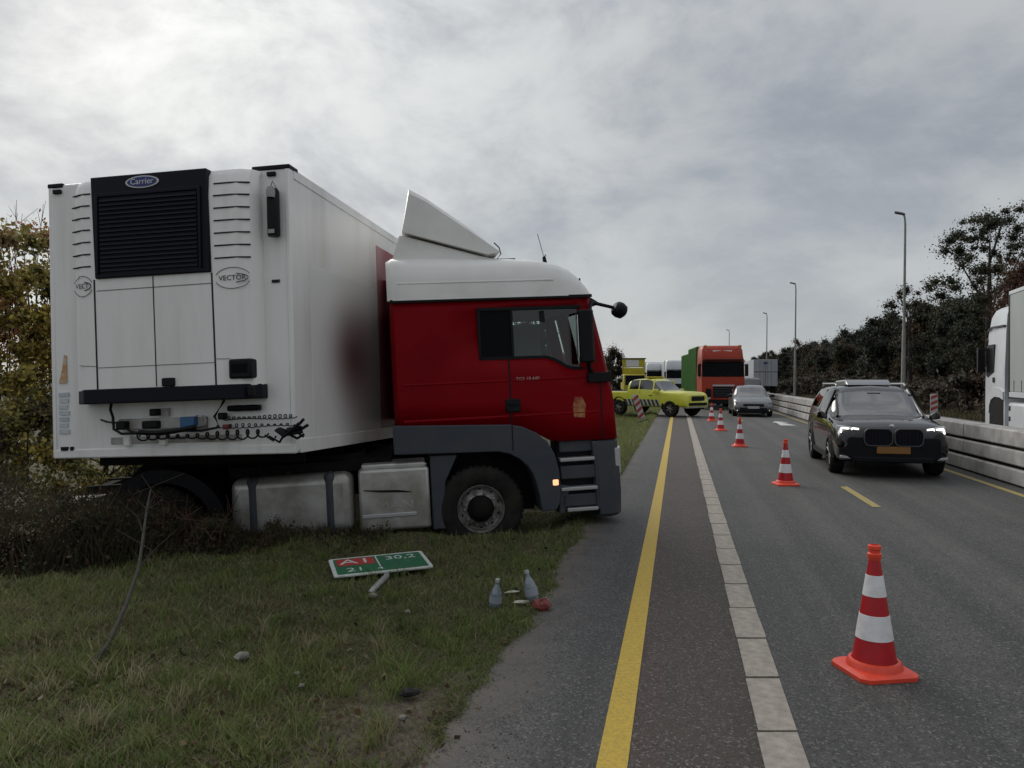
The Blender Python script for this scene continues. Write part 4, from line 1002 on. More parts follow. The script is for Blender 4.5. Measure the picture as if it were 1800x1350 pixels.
# ================================================================== cars
def car_loft(st, windows, sub=4):
    """st: (x, zl, wl, wm, zmid, wb, zb, wr, zr, zt) from rear to front; returns body MB and window MBs"""
    A = np.array(st, float); ns = len(A); q = np.linspace(0, ns - 1, (ns - 1) * sub + 1)
    # interpolate against station number but keep x itself monotone
    P = np.stack([pchip(np.arange(ns), A[:, k], q) for k in range(A.shape[1])], 1)
    rs = np.linspace(0, 7, 7 * sub + 1); nr = len(rs)
    rows = []
    for (x, zl, wl_, wm, zm, wb, zb, wr, zr, zt) in P:
        yy_ = pchip(range(8), [0, wl_, wm, wm + 0.012, wb, wr, wr * 0.80, 0.0], rs); zz_ = pchip(range(8), [zl, zl, zl + 0.13, zm, zb, zr, zr + 0.62 * (zt - zr), zt], rs)
        half = list(zip(yy_, zz_)); ring = [(x, y, z) for y, z in half] + [(x, -y, z) for y, z in reversed(half[1:-1])]
        rows.append(ring)
    m = len(rows[0]); V = [p for r_ in rows for p in r_]
    body = []; outs = {k: [] for k in windows}
    for i in range(len(rows) - 1):
        for k in range(m):
            k2 = (k + 1) % m
            f = (i * m + k, i * m + k2, (i + 1) * m + k2, (i + 1) * m + k)
            kk = k if k < nr - 1 else m - 1 - k
            hit_ = None
            for nm, (s0, s1, r0, r1, sd) in windows.items():
                if s0 * sub <= i < s1 * sub and r0 * sub <= kk < r1 * sub and (sd == 0 or (sd > 0) == (k < nr - 1)): hit_ = nm
            (outs[hit_] if hit_ else body).append(f)
    body += [tuple(range(m - 1, -1, -1)), tuple((len(rows) - 1) * m + k for k in range(m))]
    bm = MB(); bm.add(V, body)
    return bm, {k: sub_mesh(V, f) for k, f in outs.items()}
def arch(mb, x, y, r, side, w=0.05, dep=0.02):
    """wheel arch lip as an arc strip standing proud"""
    n_ = 14
    ts = np.linspace(R(-8), R(188), n_)
    po = [(x + (r + w) * math.cos(t), r * 0.96 + (r + w) * math.sin(t)) for t in ts]; pi_ = [(x + r * math.cos(t), r * 0.96 + r * math.sin(t)) for t in ts]
    y0_, y1_ = (y - 0.02, y + dep) if side > 0 else (-y - dep, -y + 0.02)
    mb.strip(po, pi_, y0_, y1_)
def well(mb, x, y, r, side):
    pts = [(x + r * math.cos(t), r * 0.96 + r * math.sin(t)) for t in np.linspace(0, 2 * PI, 20)[:-1]]
    pts = [(a, max(c, 0.2)) for a, c in pts]
    y0_, y1_ = (y - 0.10, y + 0.008) if side > 0 else (-y - 0.008, -y + 0.10)
    mb.prism(pts, y0_, y1_)
def rrect(cy, cz, w, h, r, n=4):
    out = []
    for (sx_, sz_, a0) in ((1, 1, 0), (-1, 1, 90), (-1, -1, 180), (1, -1, 270)):
        for k in range(n + 1):
            t = R(a0 + 90 * k / n); out.append((cy + sx_ * (w / 2 - r) + r * math.cos(t), cz + sz_ * (h / 2 - r) + r * math.sin(t)))
    return out
def ring_frame(mb, outer, inner, x0_, x1_):
    n_ = len(outer)
    for i in range(n_):
        j = (i + 1) % n_
        mb.prism([outer[i], outer[j], inner[j], inner[i]], x0_, x1_, axis='x')
# --- black sport utility car coming towards us
hd_ = math.atan2(-0.977, -0.211)
suv = thing('sport_utility_car', 'black car with lit headlights and twin grille passing the cones', 'car', (7.22, 15.60, 0), math.atan2(-0.968, -0.250))
st = [(-2.25, .48, .55, .74, .70, .72, .93, .64, .99, 1.01), (-2.17, .34, .74, .88, .62, .84, 1.00, .70, 1.30, 1.34), (-2.02, .25, .80, .905, .62, .875, 1.02, .66, 1.46, 1.52), (-1.55, .22, .82, .915, .62, .885, 1.02, .665, 1.53, 1.60),
      (-0.30, .21, .83, .92, .62, .895, 1.00, .68, 1.55, 1.635), (0.30, .21, .83, .92, .62, .895, .99, .655, 1.52, 1.60), (1.12, .21, .83, .92, .62, .885, .99, .735, 1.035, 1.075), (1.60, .23, .81, .92, .60, .885, .93, .745, .99, 1.03), (2.02, .27, .76, .90, .58, .86, .84, .70, .915, .945), (2.17, .31, .70, .865, .56, .80, .76, .65, .84, .86), (2.235, .36, .60, .78, .54, .72, .66, .60, .74, .75)]
bm, wins = car_loft(st, {'windscreen': (5.25, 6, 5, 7, 0), 'side_window': (2.0, 6.0, 4.25, 5.0, 0), 'rear_window': (1.25, 2, 5.25, 7, 0)})
bm.build('body', M['suv'], suv, smooth=40)
wins['windscreen'].build('windscreen', M['glasscar'], suv); wins['side_window'].build('side_window', M['glassdark'], suv); wins['rear_window'].build('rear_window', M['glassdark'], suv)
mb = MB()
for s_ in (1, -1):
    for x in (-0.35, 0.55): mb.tube([(x, s_ * 0.905, .99), (x - 0.08, s_ * 0.69, 1.53)], 0.025, 6)
mb.build('door_pillar', M['black'], suv)
mb = MB()
for s_ in (1, -1):
    for x in (1.42, -1.27): arch(mb, x, 0.905, 0.385, s_, 0.06, 0.022)
    mb.prism([(-0.92, .24), (1.05, .24), (1.03, .34), (-0.9, .34)], (0.85 if s_ > 0 else -0.935), (0.935 if s_ > 0 else -0.85))
mb.build('cladding', M['black'], suv)
for s_ in (1, -1):
    for x in (1.42, -1.27):
        mb = MB(); well(mb, x, 0.90, 0.395, s_); mb.build('wheel_well', M['chassis'], suv, smooth=0)
for x in (1.42, -1.27):
    put_wheel(suv, WS, x, -0.945, 0.365, -1); put_wheel(suv, WS, x, 0.945, 0.365, 1)
mb = MB(); mb.box(-1.9, 1.05, -0.80, 0.80, 0.35, 0.88); mb.box(0.75, 1.15, -0.78, 0.78, 0.85, 0.98); mb.build('interior', M['interior'], suv, bevel=0.03)
for y in (-0.38, 0.38):
    mb = MB(); mb.box(-0.42, -0.22, y - 0.23, y + 0.23, 0.85, 1.22); mb.box(-0.38, -0.27, y - 0.12, y + 0.12, 1.24, 1.42); mb.build('seat', M['interior2'], suv, bevel=0.04)
for s_ in (1, -1):
    mb = MB(); rings(mb, [[(x, s_ * y, z) for x, y, z in q] for q in ([(0.86, .90, .98), (0.96, .90, .98), (0.96, .90, 1.06), (0.86, .90, 1.06)], [(0.80, 1.0, .98), (0.98, 1.0, .99), (0.97, 1.0, 1.13), (0.82, 1.0, 1.13)], [(0.80, 1.08, 1.0), (0.93, 1.09, 1.0), (0.92, 1.08, 1.12), (0.82, 1.07, 1.12)])]).build('door_mirror', M['suv'], suv, bevel=0.02)
    mb = MB(); mb.tube([(-1.75, s_ * .62, 1.60), (-1.6, s_ * .64, 1.645), (0.1, s_ * .635, 1.655), (0.25, s_ * .63, 1.61)], 0.02, 6); mb.build('roof_rail', M['chrome'], suv)
mb = MB(); mb.prism([(-1.55, 1.615), (-1.35, 1.715), (-0.15, 1.735), (0.12, 1.625)], -0.42, 0.42); mb.build('roof_reflection', M['roof_sheen'], suv, bevel=0.03)  # roof bulge coloured as the sky mirrored in black paint
# face
mb = MB(); mb.prism(rrect(0, .53, 1.52, .40, .08), 2.10, 2.238, axis='x'); mb.prism(rrect(0, .33, 1.30, .10, .03), 2.05, 2.25, axis='x'); mb.build('lower_bumper', M['black'], suv, bevel=0.02)
for s_ in (1, -1):
    mb = MB(); o_ = rrect(s_ * .245, .725, .47, .31, .10); i_ = rrect(s_ * .245, .725, .44, .28, .09); ring_frame(mb, o_, i_, 2.20, 2.268); kg = mb.build('kidney_grille', M['rimdark'], suv)
    mb = MB(); mb.prism(i_, 2.2, 2.245, axis='x'); mb.build('grille_backing', M['grille'], kg)
    for k in range(7):
        y = s_ * .245 - .17 + k * .057
        mb = MB(); mb.box(2.243, 2.258, y - .006, y + .006, .62, .83); mb.build('grille_bar', M['grille'], kg)
    mb = MB(); rings(mb, [[(2.09, s_ * .52, .775), (2.09, s_ * .52, .845)], ] * 0 + [[(2.165, s_ * .50, .76), (2.165, s_ * .50, .85), (2.12, s_ * .50, .87)], [(2.13, s_ * .70, .76), (2.13, s_ * .70, .88), (2.07, s_ * .70, .90)], [(2.02, s_ * .885, .79), (2.0, s_ * .885, .90), (1.90, s_ * .875, .92)]] if s_ > 0 else [list(reversed(q)) for q in [[(2.165, s_ * .50, .76), (2.165, s_ * .50, .85), (2.12, s_ * .50, .87)], [(2.13, s_ * .70, .76), (2.13, s_ * .70, .88), (2.07, s_ * .70, .90)], [(2.02, s_ * .885, .79), (2.0, s_ * .885, .90), (1.90, s_ * .875, .92)]]])
    hl = mb.build('headlight', M['lens'], suv, smooth=20)
    for (ya_, yb_) in ((.55, .66), (.70, .83)):
        mb = MB(); xa_ = 2.195 - (ya_ - .5) * .34; mb.tube([(xa_ + .0, s_ * ya_, .862), (xa_ - .03, s_ * (yb_ - .01), .872), (xa_ - .035, s_ * yb_, .86), (xa_ - .01, s_ * (yb_ + .005), .79)], 0.015, 6); mb.build('daytime_light', M['lampwhite'], hl)
    mb = MB(); mb.prism([(s_ * .52, .325), (s_ * .86, .345), (s_ * .86, .395), (s_ * .55, .36)] if s_ > 0 else [(s_ * .86, .345), (s_ * .52, .325), (s_ * .55, .36), (s_ * .86, .395)], 2.06, 2.235, axis='x'); mb.build('bumper_trim', M['lens'], suv, bevel=0.01)
mb = MB(); mb.box(2.24, 2.262, -.27, .27, .44, .565); mb.build('number_plate', M['plate'], suv, bevel=0.006)
mb = MB(); mb.prism([(1.06, 1.015), (1.22, 1.005), (1.22, 1.03), (1.06, 1.06)], -.72, .72); mb.build('windscreen_cowl', M['grille'], suv)
mb = MB(); mb.box(.50, .56, -.12, .12, 1.40, 1.48); mb.build('rear_view_mirror', M['black'], suv, bevel=.01)
mb = MB(); mb.lathe([(0.17 + 0.012 * math.cos(t), 0.012 * math.sin(t)) for t in [2 * PI * k / 8 for k in range(9)]], 20, 'x', c=(.62, .38, .95)); mb.build('steering_wheel', M['black'], suv)
for s_ in (1, -1):
    mb = MB(); mb.tube([(.30, s_ * .655, 1.535), (.72, s_ * .70, 1.28), (1.10, s_ * .745, 1.04)], .028, 6); mb.build('windscreen_pillar', M['suv'], suv)
mb = MB(); mb.tube([(1.12, .55, 1.045), (1.0, -.1, 1.10)], .012, 5); mb.build('wiper', M['black'], suv)
mb = MB(); mb.lathe([(0.04, 0.0), (0.04, 0.02), (0.001, 0.024)], 16, 'x', c=(2.10, 0, .915)); mb.build('bonnet_badge', M['chrome'], suv)
# --- silver car behind
sil = thing('hatchback_car', 'silver hatchback with round lit lamps driving between cones and barrier', 'car', (11.75, 38.1, 0), hd_)
st = [(-2.12, .46, .5, .70, .66, .70, .90, .60, .94, .96), (-2.02, .30, .72, .85, .58, .82, .93, .66, 1.10, 1.14), (-1.75, .22, .76, .885, .56, .855, .93, .62, 1.34, 1.39), (-0.9, .19, .78, .895, .55, .865, .92, .63, 1.41, 1.46), (-0.1, .18, .78, .895, .55, .87, .91, .64, 1.42, 1.48), (0.35, .18, .78, .895, .55, .87, .90, .62, 1.38, 1.44), (1.12, .18, .78, .89, .54, .855, .89, .70, .93, .965), (1.55, .2, .76, .885, .52, .85, .82, .70, .88, .91), (1.95, .22, .70, .86, .50, .80, .70, .66, .76, .79), (2.12, .26, .62, .80, .46, .70, .60, .60, .66, .68), (2.17, .30, .52, .66, .44, .60, .52, .52, .56, .57)]
bm, wins = car_loft(st, {'windscreen': (5.25, 6, 5, 7, 0), 'side_window': (2.0, 6.0, 4.25, 5.0, 0)})
bm.build('body', M['silver'], sil, smooth=40)
wins['windscreen'].build('windscreen', M['glasscar'], sil); wins['side_window'].build('side_window', M['glassdark'], sil)
for s_ in (1, -1):
    for x in (1.35, -1.28):
        mb = MB(); well(mb, x, 0.885, 0.35, s_); mb.build('wheel_well', M['chassis'], sil, smooth=0)
for x in (1.35, -1.28):
    put_wheel(sil, WC, x, -0.90, 0.32, -1); put_wheel(sil, WC, x, 0.90, 0.32, 1)
mb = MB(); mb.box(-1.8, 1.05, -0.76, 0.76, 0.3, 0.82); mb.build('interior', M['interior'], sil)
for s_ in (1, -1):
    mb = MB(); mb.box(0.80, 0.95, s_ * .98 - .10, s_ * .98 + .10, .90, 1.03); mb.build('door_mirror', M['black'], sil, bevel=0.03)
    mb = MB(); mb.prism([(s_ * .45, .60), (s_ * .82, .66), (s_ * .84, .74), (s_ * .50, .68)] if s_ > 0 else [(s_ * .82, .66), (s_ * .45, .60), (s_ * .50, .68), (s_ * .84, .74)], 1.90, 2.10, axis='x'); mb.build('headlight', M['lens'], sil, bevel=0.01)
    mb = MB(); mb.lathe([(0.085, -0.02), (0.08, 0.02), (0.001, 0.03)], 16, 'x', c=(2.10, s_ * .68, .36)); mb.build('fog_lamp', M['lampwhite'], sil)
mb = MB(); mb.prism(rrect(0, .53, .95, .16, .05), 2.0, 2.17, axis='x'); mb.prism(rrect(0, .34, 1.25, .17, .05), 2.0, 2.185, axis='x'); mb.prism(rrect(0, .21, 1.5, .08, .03), 1.9, 2.17, axis='x'); mb.build('grille', M['black'], sil, bevel=0.01)
mb = MB(); mb.box(2.175, 2.195, -.26, .26, .39, .50); mb.build('number_plate', M['platewhite'], sil)
# --- dark van far behind it
van = thing('dark_van', 'dark van partly hidden between the orange truck and silver hatchback', 'van', (19.0, 62.0, 0), hd_)
st = [(-2.3, .4, .7, .85, .7, .84, 1.05, .78, 1.70, 1.74), (-2.2, .3, .8, .93, .7, .92, 1.08, .80, 1.84, 1.90), (-0.5, .3, .82, .95, .7, .93, 1.08, .80, 1.87, 1.94), (0.9, .3, .82, .95, .7, .93, 1.06, .78, 1.82, 1.90), (1.75, .3, .82, .95, .7, .92, 1.02, .80, 1.10, 1.14), (2.3, .32, .75, .92, .6, .86, .88, .74, .95, .98), (2.45, .38, .6, .8, .56, .74, .74, .62, .78, .79)]
bm, wins = car_loft(st, {'windscreen': (3.25, 4, 5, 7, 0), 'side_window': (1.0, 4.0, 4.25, 5.0, 0)})
bm.build('body', M['darkvan'], van, smooth=40)
wins['windscreen'].build('windscreen', M['glassdark'], van); wins['side_window'].build('side_window', M['glassdark'], van)
for x in (1.5, -1.5):
    put_wheel(van, WC, x, -0.94, 0.32, -1); put_wheel(van, WC, x, 0.94, 0.32, 1)
# --- yellow patrol pickup parked across the lane
hp = math.atan2(-0.743, 0.669)
Lv = Vector((0.743, 0.669, 0)); Hv = Vector((0.669, -0.743, 0)); fwheel = Vector((7.42, 36.0, 0))
pc = fwheel - Hv * 1.54 + Lv * 0.86
pu = thing('patrol_pickup', 'fluorescent yellow road patrol pickup with dark diagonal stripes across the lane', 'pickup', pc, hp)
st = [(-2.66, .62, .7, .84, .80, .84, 1.08, .80, 1.12, 1.12), (-2.60, .52, .78, .90, .80, .90, 1.12, .86, 1.15, 1.16), (-1.05, .46, .80, .915, .80, .905, 1.14, .86, 1.165, 1.17), (-1.0, .46, .80, .915, .80, .905, 1.14, .74, 1.60, 1.63), (-0.72, .45, .80, .915, .80, .905, 1.14, .70, 1.72, 1.78), (-0.1, .44, .80, .915, .80, .905, 1.13, .71, 1.745, 1.81), (0.32, .44, .80, .915, .80, .905, 1.12, .69, 1.71, 1.78), (1.12, .44, .80, .92, .80, .90, 1.13, .76, 1.19, 1.24), (1.75, .46, .80, .93, .80, .90, 1.10, .77, 1.17, 1.21), (2.22, .46, .78, .92, .78, .87, 1.06, .77, 1.14, 1.17), (2.40, .44, .72, .89, .74, .82, .98, .73, 1.05, 1.07), (2.46, .46, .66, .82, .70, .77, .93, .69, 1.01, 1.02)]
bm, wins = car_loft(st, {'windscreen': (6.25, 7, 5, 7, 0), 'side_window': (3.5, 6.75, 4.25, 5.0, 0)})
bm.build('body', M['yellow'], pu, smooth=40)
wins['windscreen'].build('windscreen', M['glasscar'], pu); wins['side_window'].build('side_window', M['glassdark'], pu)
mb = MB()
for s_ in (1, -1):
    for x in (-0.30, 0.55): mb.tube([(x, s_ * 0.915, 1.13), (x - 0.03, s_ * 0.725, 1.72)], 0.035, 6)
mb.build('door_pillar', M['yellow'], pu)
for s_ in (1, -1):
    for x in (1.54, -1.545):
        mb = MB(); well(mb, x, 0.915, 0.46, s_); mb.build('wheel_well', M['chassis'], pu, smooth=0)
for x in (1.54, -1.545):
    put_wheel(pu, WP, x, -0.955, 0.385, -1); put_wheel(pu, WP, x, 0.955, 0.385, 1)
mb = MB(); mb.box(-0.95, 1.1, -0.78, 0.78, 0.5, 1.05); mb.build('interior', M['interior'], pu)
for s_ in (-1, 1):
    for k in range(9):
        x = -1.04 + k * 0.235
        mb = MB(); a_y, b_y = (-0.945, -0.925) if s_ < 0 else (0.925, 0.945)
        mb.prism([(x, .50), (x + .12, .50), (x - .04, .80), (x - .16, .80)], a_y, b_y); mb.build('diagonal_stripe', M['printblack'], pu, smooth=0)
        mb = MB(); mb.prism([(x + .125, .50), (x + .19, .50), (x + .03, .80), (x - .035, .80)], a_y, b_y); mb.build('pale_stripe', M['platewhite'], pu, smooth=0)
    for k in range(3):
        x = -2.5 + k * 0.26
        mb = MB(); mb.prism([(x, .62), (x + .13, .62), (x + .0, .95), (x - .13, .95)], -0.935 if s_ < 0 else 0.905, -0.905 if s_ < 0 else 0.935); mb.build('diagonal_stripe', M['printblack'], pu, smooth=0)
    mb = MB(); mb.box(0.72, 0.90, s_ * 1.02 - .10, s_ * 1.02 + .10, 1.12, 1.30); mb.build('door_mirror', M['yellow'], pu, bevel=0.03)
    mb = MB(); rings(mb, [[(2.40, s_ * .60, .90), (2.40, s_ * .60, 1.0), (2.2, s_ * .6, 1.06)], [(2.2, s_ * .885, .92), (2.15, s_ * .885, 1.04), (2.05, s_ * .87, 1.07)]] if s_ > 0 else [[(2.2, s_ * .6, 1.06), (2.40, s_ * .60, 1.0), (2.40, s_ * .60, .90)], [(2.05, s_ * .87, 1.07), (2.15, s_ * .885, 1.04), (2.2, s_ * .885, .92)]]).build('headlight', M['lens'], pu)
    for x in (0.42, -0.45):
        mb = MB(); mb.box(x - .08, x + .08, s_ * .935 - .012, s_ * .935 + .012, .98, 1.01); mb.build('door_handle', M['black'], pu)
mb = MB(); mb.prism(rrect(0, .86, 1.05, .22, .05), 2.3, 2.47, axis='x'); mb.prism(rrect(0, .60, 1.45, .14, .04), 2.3, 2.475, axis='x'); mb.build('grille', M['black'], pu, bevel=0.01)
mb = MB(); mb.box(2.25, 2.46, -.80, .80, .42, .52); mb.build('skid_plate', M['lens'], pu, bevel=0.02)
mb = MB(); mb.box(-0.12, 0.12, -.62, .62, 1.82, 1.90); mb.box(-0.08, 0.08, -.5, .5, 1.79, 1.83); mb.build('light_bar', M['yellowdark'], pu, bevel=0.03)
for s_ in (1, -1):
    for x in (1.54, -1.545):
        mb = MB(); arch(mb, x, .915, .44, s_, .05, .012); mb.build('arch_flare', M['black'], pu)
mb = MB(); mb.box(-2.55, -1.15, -.74, .74, 1.12, 1.20); mb.build('bed_cover', M['black'], pu, bevel=0.02)

# ================================================================== lorries
def lorry_cab(parent, mat, zr, glassmat, w=2.5, d=2.25, roofmat=None, lift=0.0):
    """front face at x=0 looking to +x"""
    rows = []
    for z, b_, nr_ in ((.42, .03, 0), (.46, 0, 0), (1.0, 0, 0), (1.85, 0.03, 0), (2.0, .05, .0), (2.85, .22, .03), (2.95, .20, .03), (zr - .25, .42, .06), (zr - .06, .62, .12), (zr, .80, .20)):
        h = w / 2 - nr_
        rows.append([(-d, -h, z), (-.32 - b_, -h, z), (-.12 - b_, -h + .05, z), (-.03 - b_, -h + .20, z), (-b_ + .02, 0, z), (-.03 - b_, h - .20, z), (-.12 - b_, h - .05, z), (-.32 - b_, h, z), (-d, h, z)])
    mb = MB(); rings(mb, rows).build('cab', mat, parent, smooth=35)
    mb = MB()
    def fr_(z): return float(np.interp(z, [1.85, 2.0, 2.85], [.03, .05, .22]))
    wr_ = [[(-.115 - fr_(z) + .02, -w / 2 + .08, z), (-.03 - fr_(z) + .02, -w / 2 + .20, z), (-fr_(z) + .04, 0, z), (-.03 - fr_(z) + .02, w / 2 - .20, z), (-.115 - fr_(z) + .02, w / 2 - .08, z)] for z in (1.92, 2.2, 2.5, 2.80)]
    mb.add([p for q in wr_ for p in q], [(i * 5 + k, i * 5 + k + 1, (i + 1) * 5 + k + 1, (i + 1) * 5 + k) for i in range(3) for k in range(4)])
    mb.build('windscreen', glassmat, parent)
    for s_ in (1, -1):
        mb = MB(); y0_, y1_ = (w / 2 - .02, w / 2 + .006) if s_ > 0 else (-w / 2 - .006, -w / 2 + .02)
        mb.prism([(-1.25, 1.95), (-.62, 1.80), (-.42, 1.85), (-.52, 2.72), (-1.25, 2.72)], y0_, y1_); mb.build('side_window', glassmat, parent)
        mb = MB(); mb.box(-.28, -.12, s_ * (w / 2 + .09) - .09, s_ * (w / 2 + .09) + .09, 1.95, 2.65); mb.tube([(-.25, s_ * (w / 2 - .05), 2.6), (-.2, s_ * (w / 2 + .08), 2.58)], .03, 6); mb.build('side_mirror', M['black'], parent, bevel=.03)
        mb = MB(); mb.prism(rrect(s_ * (w / 2 - .32), .72, .42, .24, .06), -.2, .03, axis='x'); mb.build('headlight', M['lens'], parent, bevel=.01)
    mb = MB(); mb.box(-.35, .05, -w / 2 + .1, w / 2 - .1, 2.86, 2.93); mb.build('sun_visor', M['black'], parent, bevel=.02)
    return parent
def lorry_wheels(parent, xs, w=2.5):
    for x in xs:
        put_wheel(parent, WT, x, -w / 2 + .02, .5, -1); put_wheel(parent, WT, x, w / 2 - .02, .5, 1)
ho = math.atan2(-1.0, -0.12)
og = thing('orange_truck', 'orange red truck facing us behind the pickup with open green load bins', 'truck', (12.22, 44.5, 0), ho)
lorry_cab(og, M['orange'], 3.75, M['blackglass'])
mb = MB(); mb.prism(rrect(0, 1.02, 1.15, .62, .06), -.1, .045, axis='x'); mb.prism(rrect(0, .52, 1.9, .16, .04), -.1, .04, axis='x'); g_ = mb.build('grille', M['black'], og, bevel=.01)
for k in range(4):
    mb = MB(); mb.box(.04, .06, -.52, .52, .80 + k * .14, .83 + k * .14); mb.build('grille_bar', M['grey'], g_)
for y in (-.98, .98):
    mb = MB(); mb.prism(rrect(y, .50, .22, .14, .03), -.1, .045, axis='x'); mb.build('fog_lamp', M['lens'], og)
    mb = MB(); mb.box(-.45, -.30, y - .10, y + .10, 3.62, 3.76); mb.build('beacon', M['amber'], og, bevel=.03)
    mb = MB(); mb.prism(rrect(y * .86, .98, .30, .50, .05), -.1, .035, axis='x'); mb.build('corner_vent', M['grille'], og, bevel=.01)
mb = MB(); mb.box(-.02, .06, -1.12, 1.12, .34, .44); mb.build('bumper_lip', M['black'], og, bevel=.02)
for y in (-.35, .25):
    mb = MB(); mb.tube([(-.0, y, 1.9), (-.05, y + .45, 2.2)], .018, 5); mb.build('wiper', M['black'], og)
mb = MB(); mb.box(.02, .07, -.62, .62, 1.36, 1.46); mb.build('badge_strip', M['lens'], og, bevel=.01)
mb = MB(); mb.box(-.50, -.38, -.55, .55, 3.30, 3.46); mb.build('roof_sign', M['printwhite'], og, bevel=.02)
for y in (-.85, .85):
    mb = MB(); mb.box(-.55, -.42, y - .14, y + .14, 3.36, 3.46); mb.build('roof_lamp', M['lens'], og, bevel=.02)
mb = MB(); mb.box(-10.5, -.8, -.45, .45, .55, .95); mb.build('chassis', M['chassis'], og)
lorry_wheels(og, (-1.4, -5.2, -6.6, -9.4))
gb = thing('green_container', 'tall green steel container on the orange truck', 'container', (12.22, 44.5, 0), ho)
mb = MB(); mb.box(-6.6, -2.45, -1.24, 1.24, 1.0, 3.78); gbo = mb.build('bin_wall', M['green'], gb, bevel=.03)
for k in range(9):
    x = -6.5 + k * .5
    for s_ in (1, -1):
        mb = MB(); mb.box(x, x + .10, s_ * 1.27 - .035, s_ * 1.27 + .035, 1.02, 3.72); mb.build('rib', M['green'], gb)
for y in (-.6, 0, .6):
    mb = MB(); mb.box(-2.46, -2.40, y - .05, y + .05, 1.02, 3.72); mb.build('rib', M['green'], gb)
g2 = thing('green_container', 'lower green container at the rear of the orange truck', 'container', (12.22, 44.5, 0), ho)
mb = MB(); mb.box(-11.2, -6.9, -1.24, 1.24, 1.0, 3.50); mb.build('bin_wall', M['green'], g2, bevel=.03)
for k in range(9):
    x = -11.1 + k * .5
    for s_ in (1, -1):
        mb = MB(); mb.box(x, x + .10, s_ * 1.27 - .035, s_ * 1.27 + .035, 1.02, 3.45); mb.build('rib', M['green'], g2)
for (px, Y, zr, lab, mk) in ((1190, 89.0, 4.05, 'white lorry with wide dark windscreen queuing beside the green container', 'red'), (1154, 96.0, 3.9, 'white lorry with pale cab queuing behind the yellow board truck', 'blue')):
    wt_ = thing('white_lorry', lab, 'truck', ((px - 900) * Y / 1353, Y, 0), ho, 'white lorries queuing in the distance')
    lorry_cab(wt_, M['truckwhite'], zr, M['blackglass'])
    mb = MB(); mb.prism(rrect(0, 1.0, 1.6, .6, .06), -.1, .045, axis='x'); mb.build('grille', M['black'], wt_)
    mb = MB(); mb.box(-.46, -.36, -.35, .35, 3.15, 3.30) if mk == 'red' else mb.box(-.46, -.36, -.8, .8, 3.12, 3.20)
    mb.build('roof_print', M['signred'] if mk == 'red' else M['printblack'], wt_)
    mb = MB(); mb.box(-13, -2.6, -1.27, 1.27, 1.1, 4.0); mb.build('box_body', M['truckwhite'], wt_, bevel=.02)
    mb = MB(); mb.box(-13, -1, -.5, .5, .5, 1.1); mb.build('chassis', M['chassis'], wt_)
    lorry_wheels(wt_, (-1.4, -4.5, -10, -11.4))
# --- yellow board truck
yb = thing('board_truck', 'yellow road works truck with raised white message board beyond the pickup', 'truck', (9.75, 61.0, 0), math.atan2(-1, -.1))
mb = MB(); mb.box(-5.5, -.2, -.9, .9, .55, .95); mb.build('chassis', M['chassis'], yb)
mb = MB(); mb.prism([(-1.6, .7), (0, .7), (0.02, 1.3), (-.3, 2.15), (-1.6, 2.2)], -.9, .9); mb.build('cab', M['yellowdark'], yb, bevel=.06)
mb = MB(); mb.prism([(.03, 1.33), (-.27, 2.08), (-.24, 2.1), (.06, 1.35)], -.75, .75); mb.build('windscreen', M['blackglass'], yb)
mb = MB(); mb.box(-2.0, -1.75, -.82, .82, 2.0, 2.72); mb.build('lower_board', M['yellowdark'], yb, bevel=.02)
mb = MB(); mb.box(-2.05, -1.80, -.90, .90, 2.76, 3.44); bo_ = mb.build('message_board', M['yellowdark'], yb, bevel=.02)
mb = MB(); mb.box(-1.80, -1.775, -.62, .42, 2.82, 3.36); mb.build('white_panel', M['printwhite'], bo_)
mb = MB(); mb.box(-2.1, -1.74, -1.0, 1.0, 3.44, 3.52); mb.build('board_frame', M['black'], bo_)
mb = MB(); mb.box(-5.4, -2.2, -.9, .9, .95, 1.5); mb.build('load_bed', M['yellowdark'], yb, bevel=.02)
for y in (-.86, .86):
    mb = MB(); mb.box(-1.95, -1.85, y - .05, y + .05, .95, 3.45); mb.build('mast', M['yellowdark'], yb)
lorry_wheels(yb, (-.8, -4.2), 1.8)
# --- grey box trailer driving away on the far carriageway
ga = math.atan2(.977, .211)
gt = thing('grey_box_lorry', 'pale grey lorry seen from behind driving away beyond the barrier', 'truck', (28.0, 85.0, 0), ga)
mb = MB(); mb.box(0, 12.5, -1.27, 1.27, 1.05, 4.0); mb.build('box_body', M['greytrailer'], gt, bevel=.03)
mb = MB(); mb.box(-.02, 0, -.012, .012, 1.1, 3.95); mb.box(-.02, 0, -1.25, 1.25, 2.6, 2.66); mb.build('door_seam', M['gap'], gt)
mb = MB(); mb.box(-.025, 0, -.25, .25, 3.5, 3.7); mb.build('rear_marking', M['printblue'], gt)
for y in (-.6, -.2, .2, .6):
    mb = MB(); mb.tube([(-.03, y, 1.1), (-.03, y, 3.9)], .02, 6); mb.build('lock_bar', M['steel'], gt)
mb = MB(); mb.box(0, 12.0, -.5, .5, .6, 1.05); mb.box(-.02, .1, -1.2, 1.2, .5, .72); mb.build('chassis', M['chassis'], gt)
lorry_wheels(gt, (1.6, 2.9, 4.2, 13.6)); mb = MB(); mb.box(12.6, 14.9, -1.22, 1.22, .6, 3.7); mb.build('cab', M['truckwhite'], gt, bevel=.1)
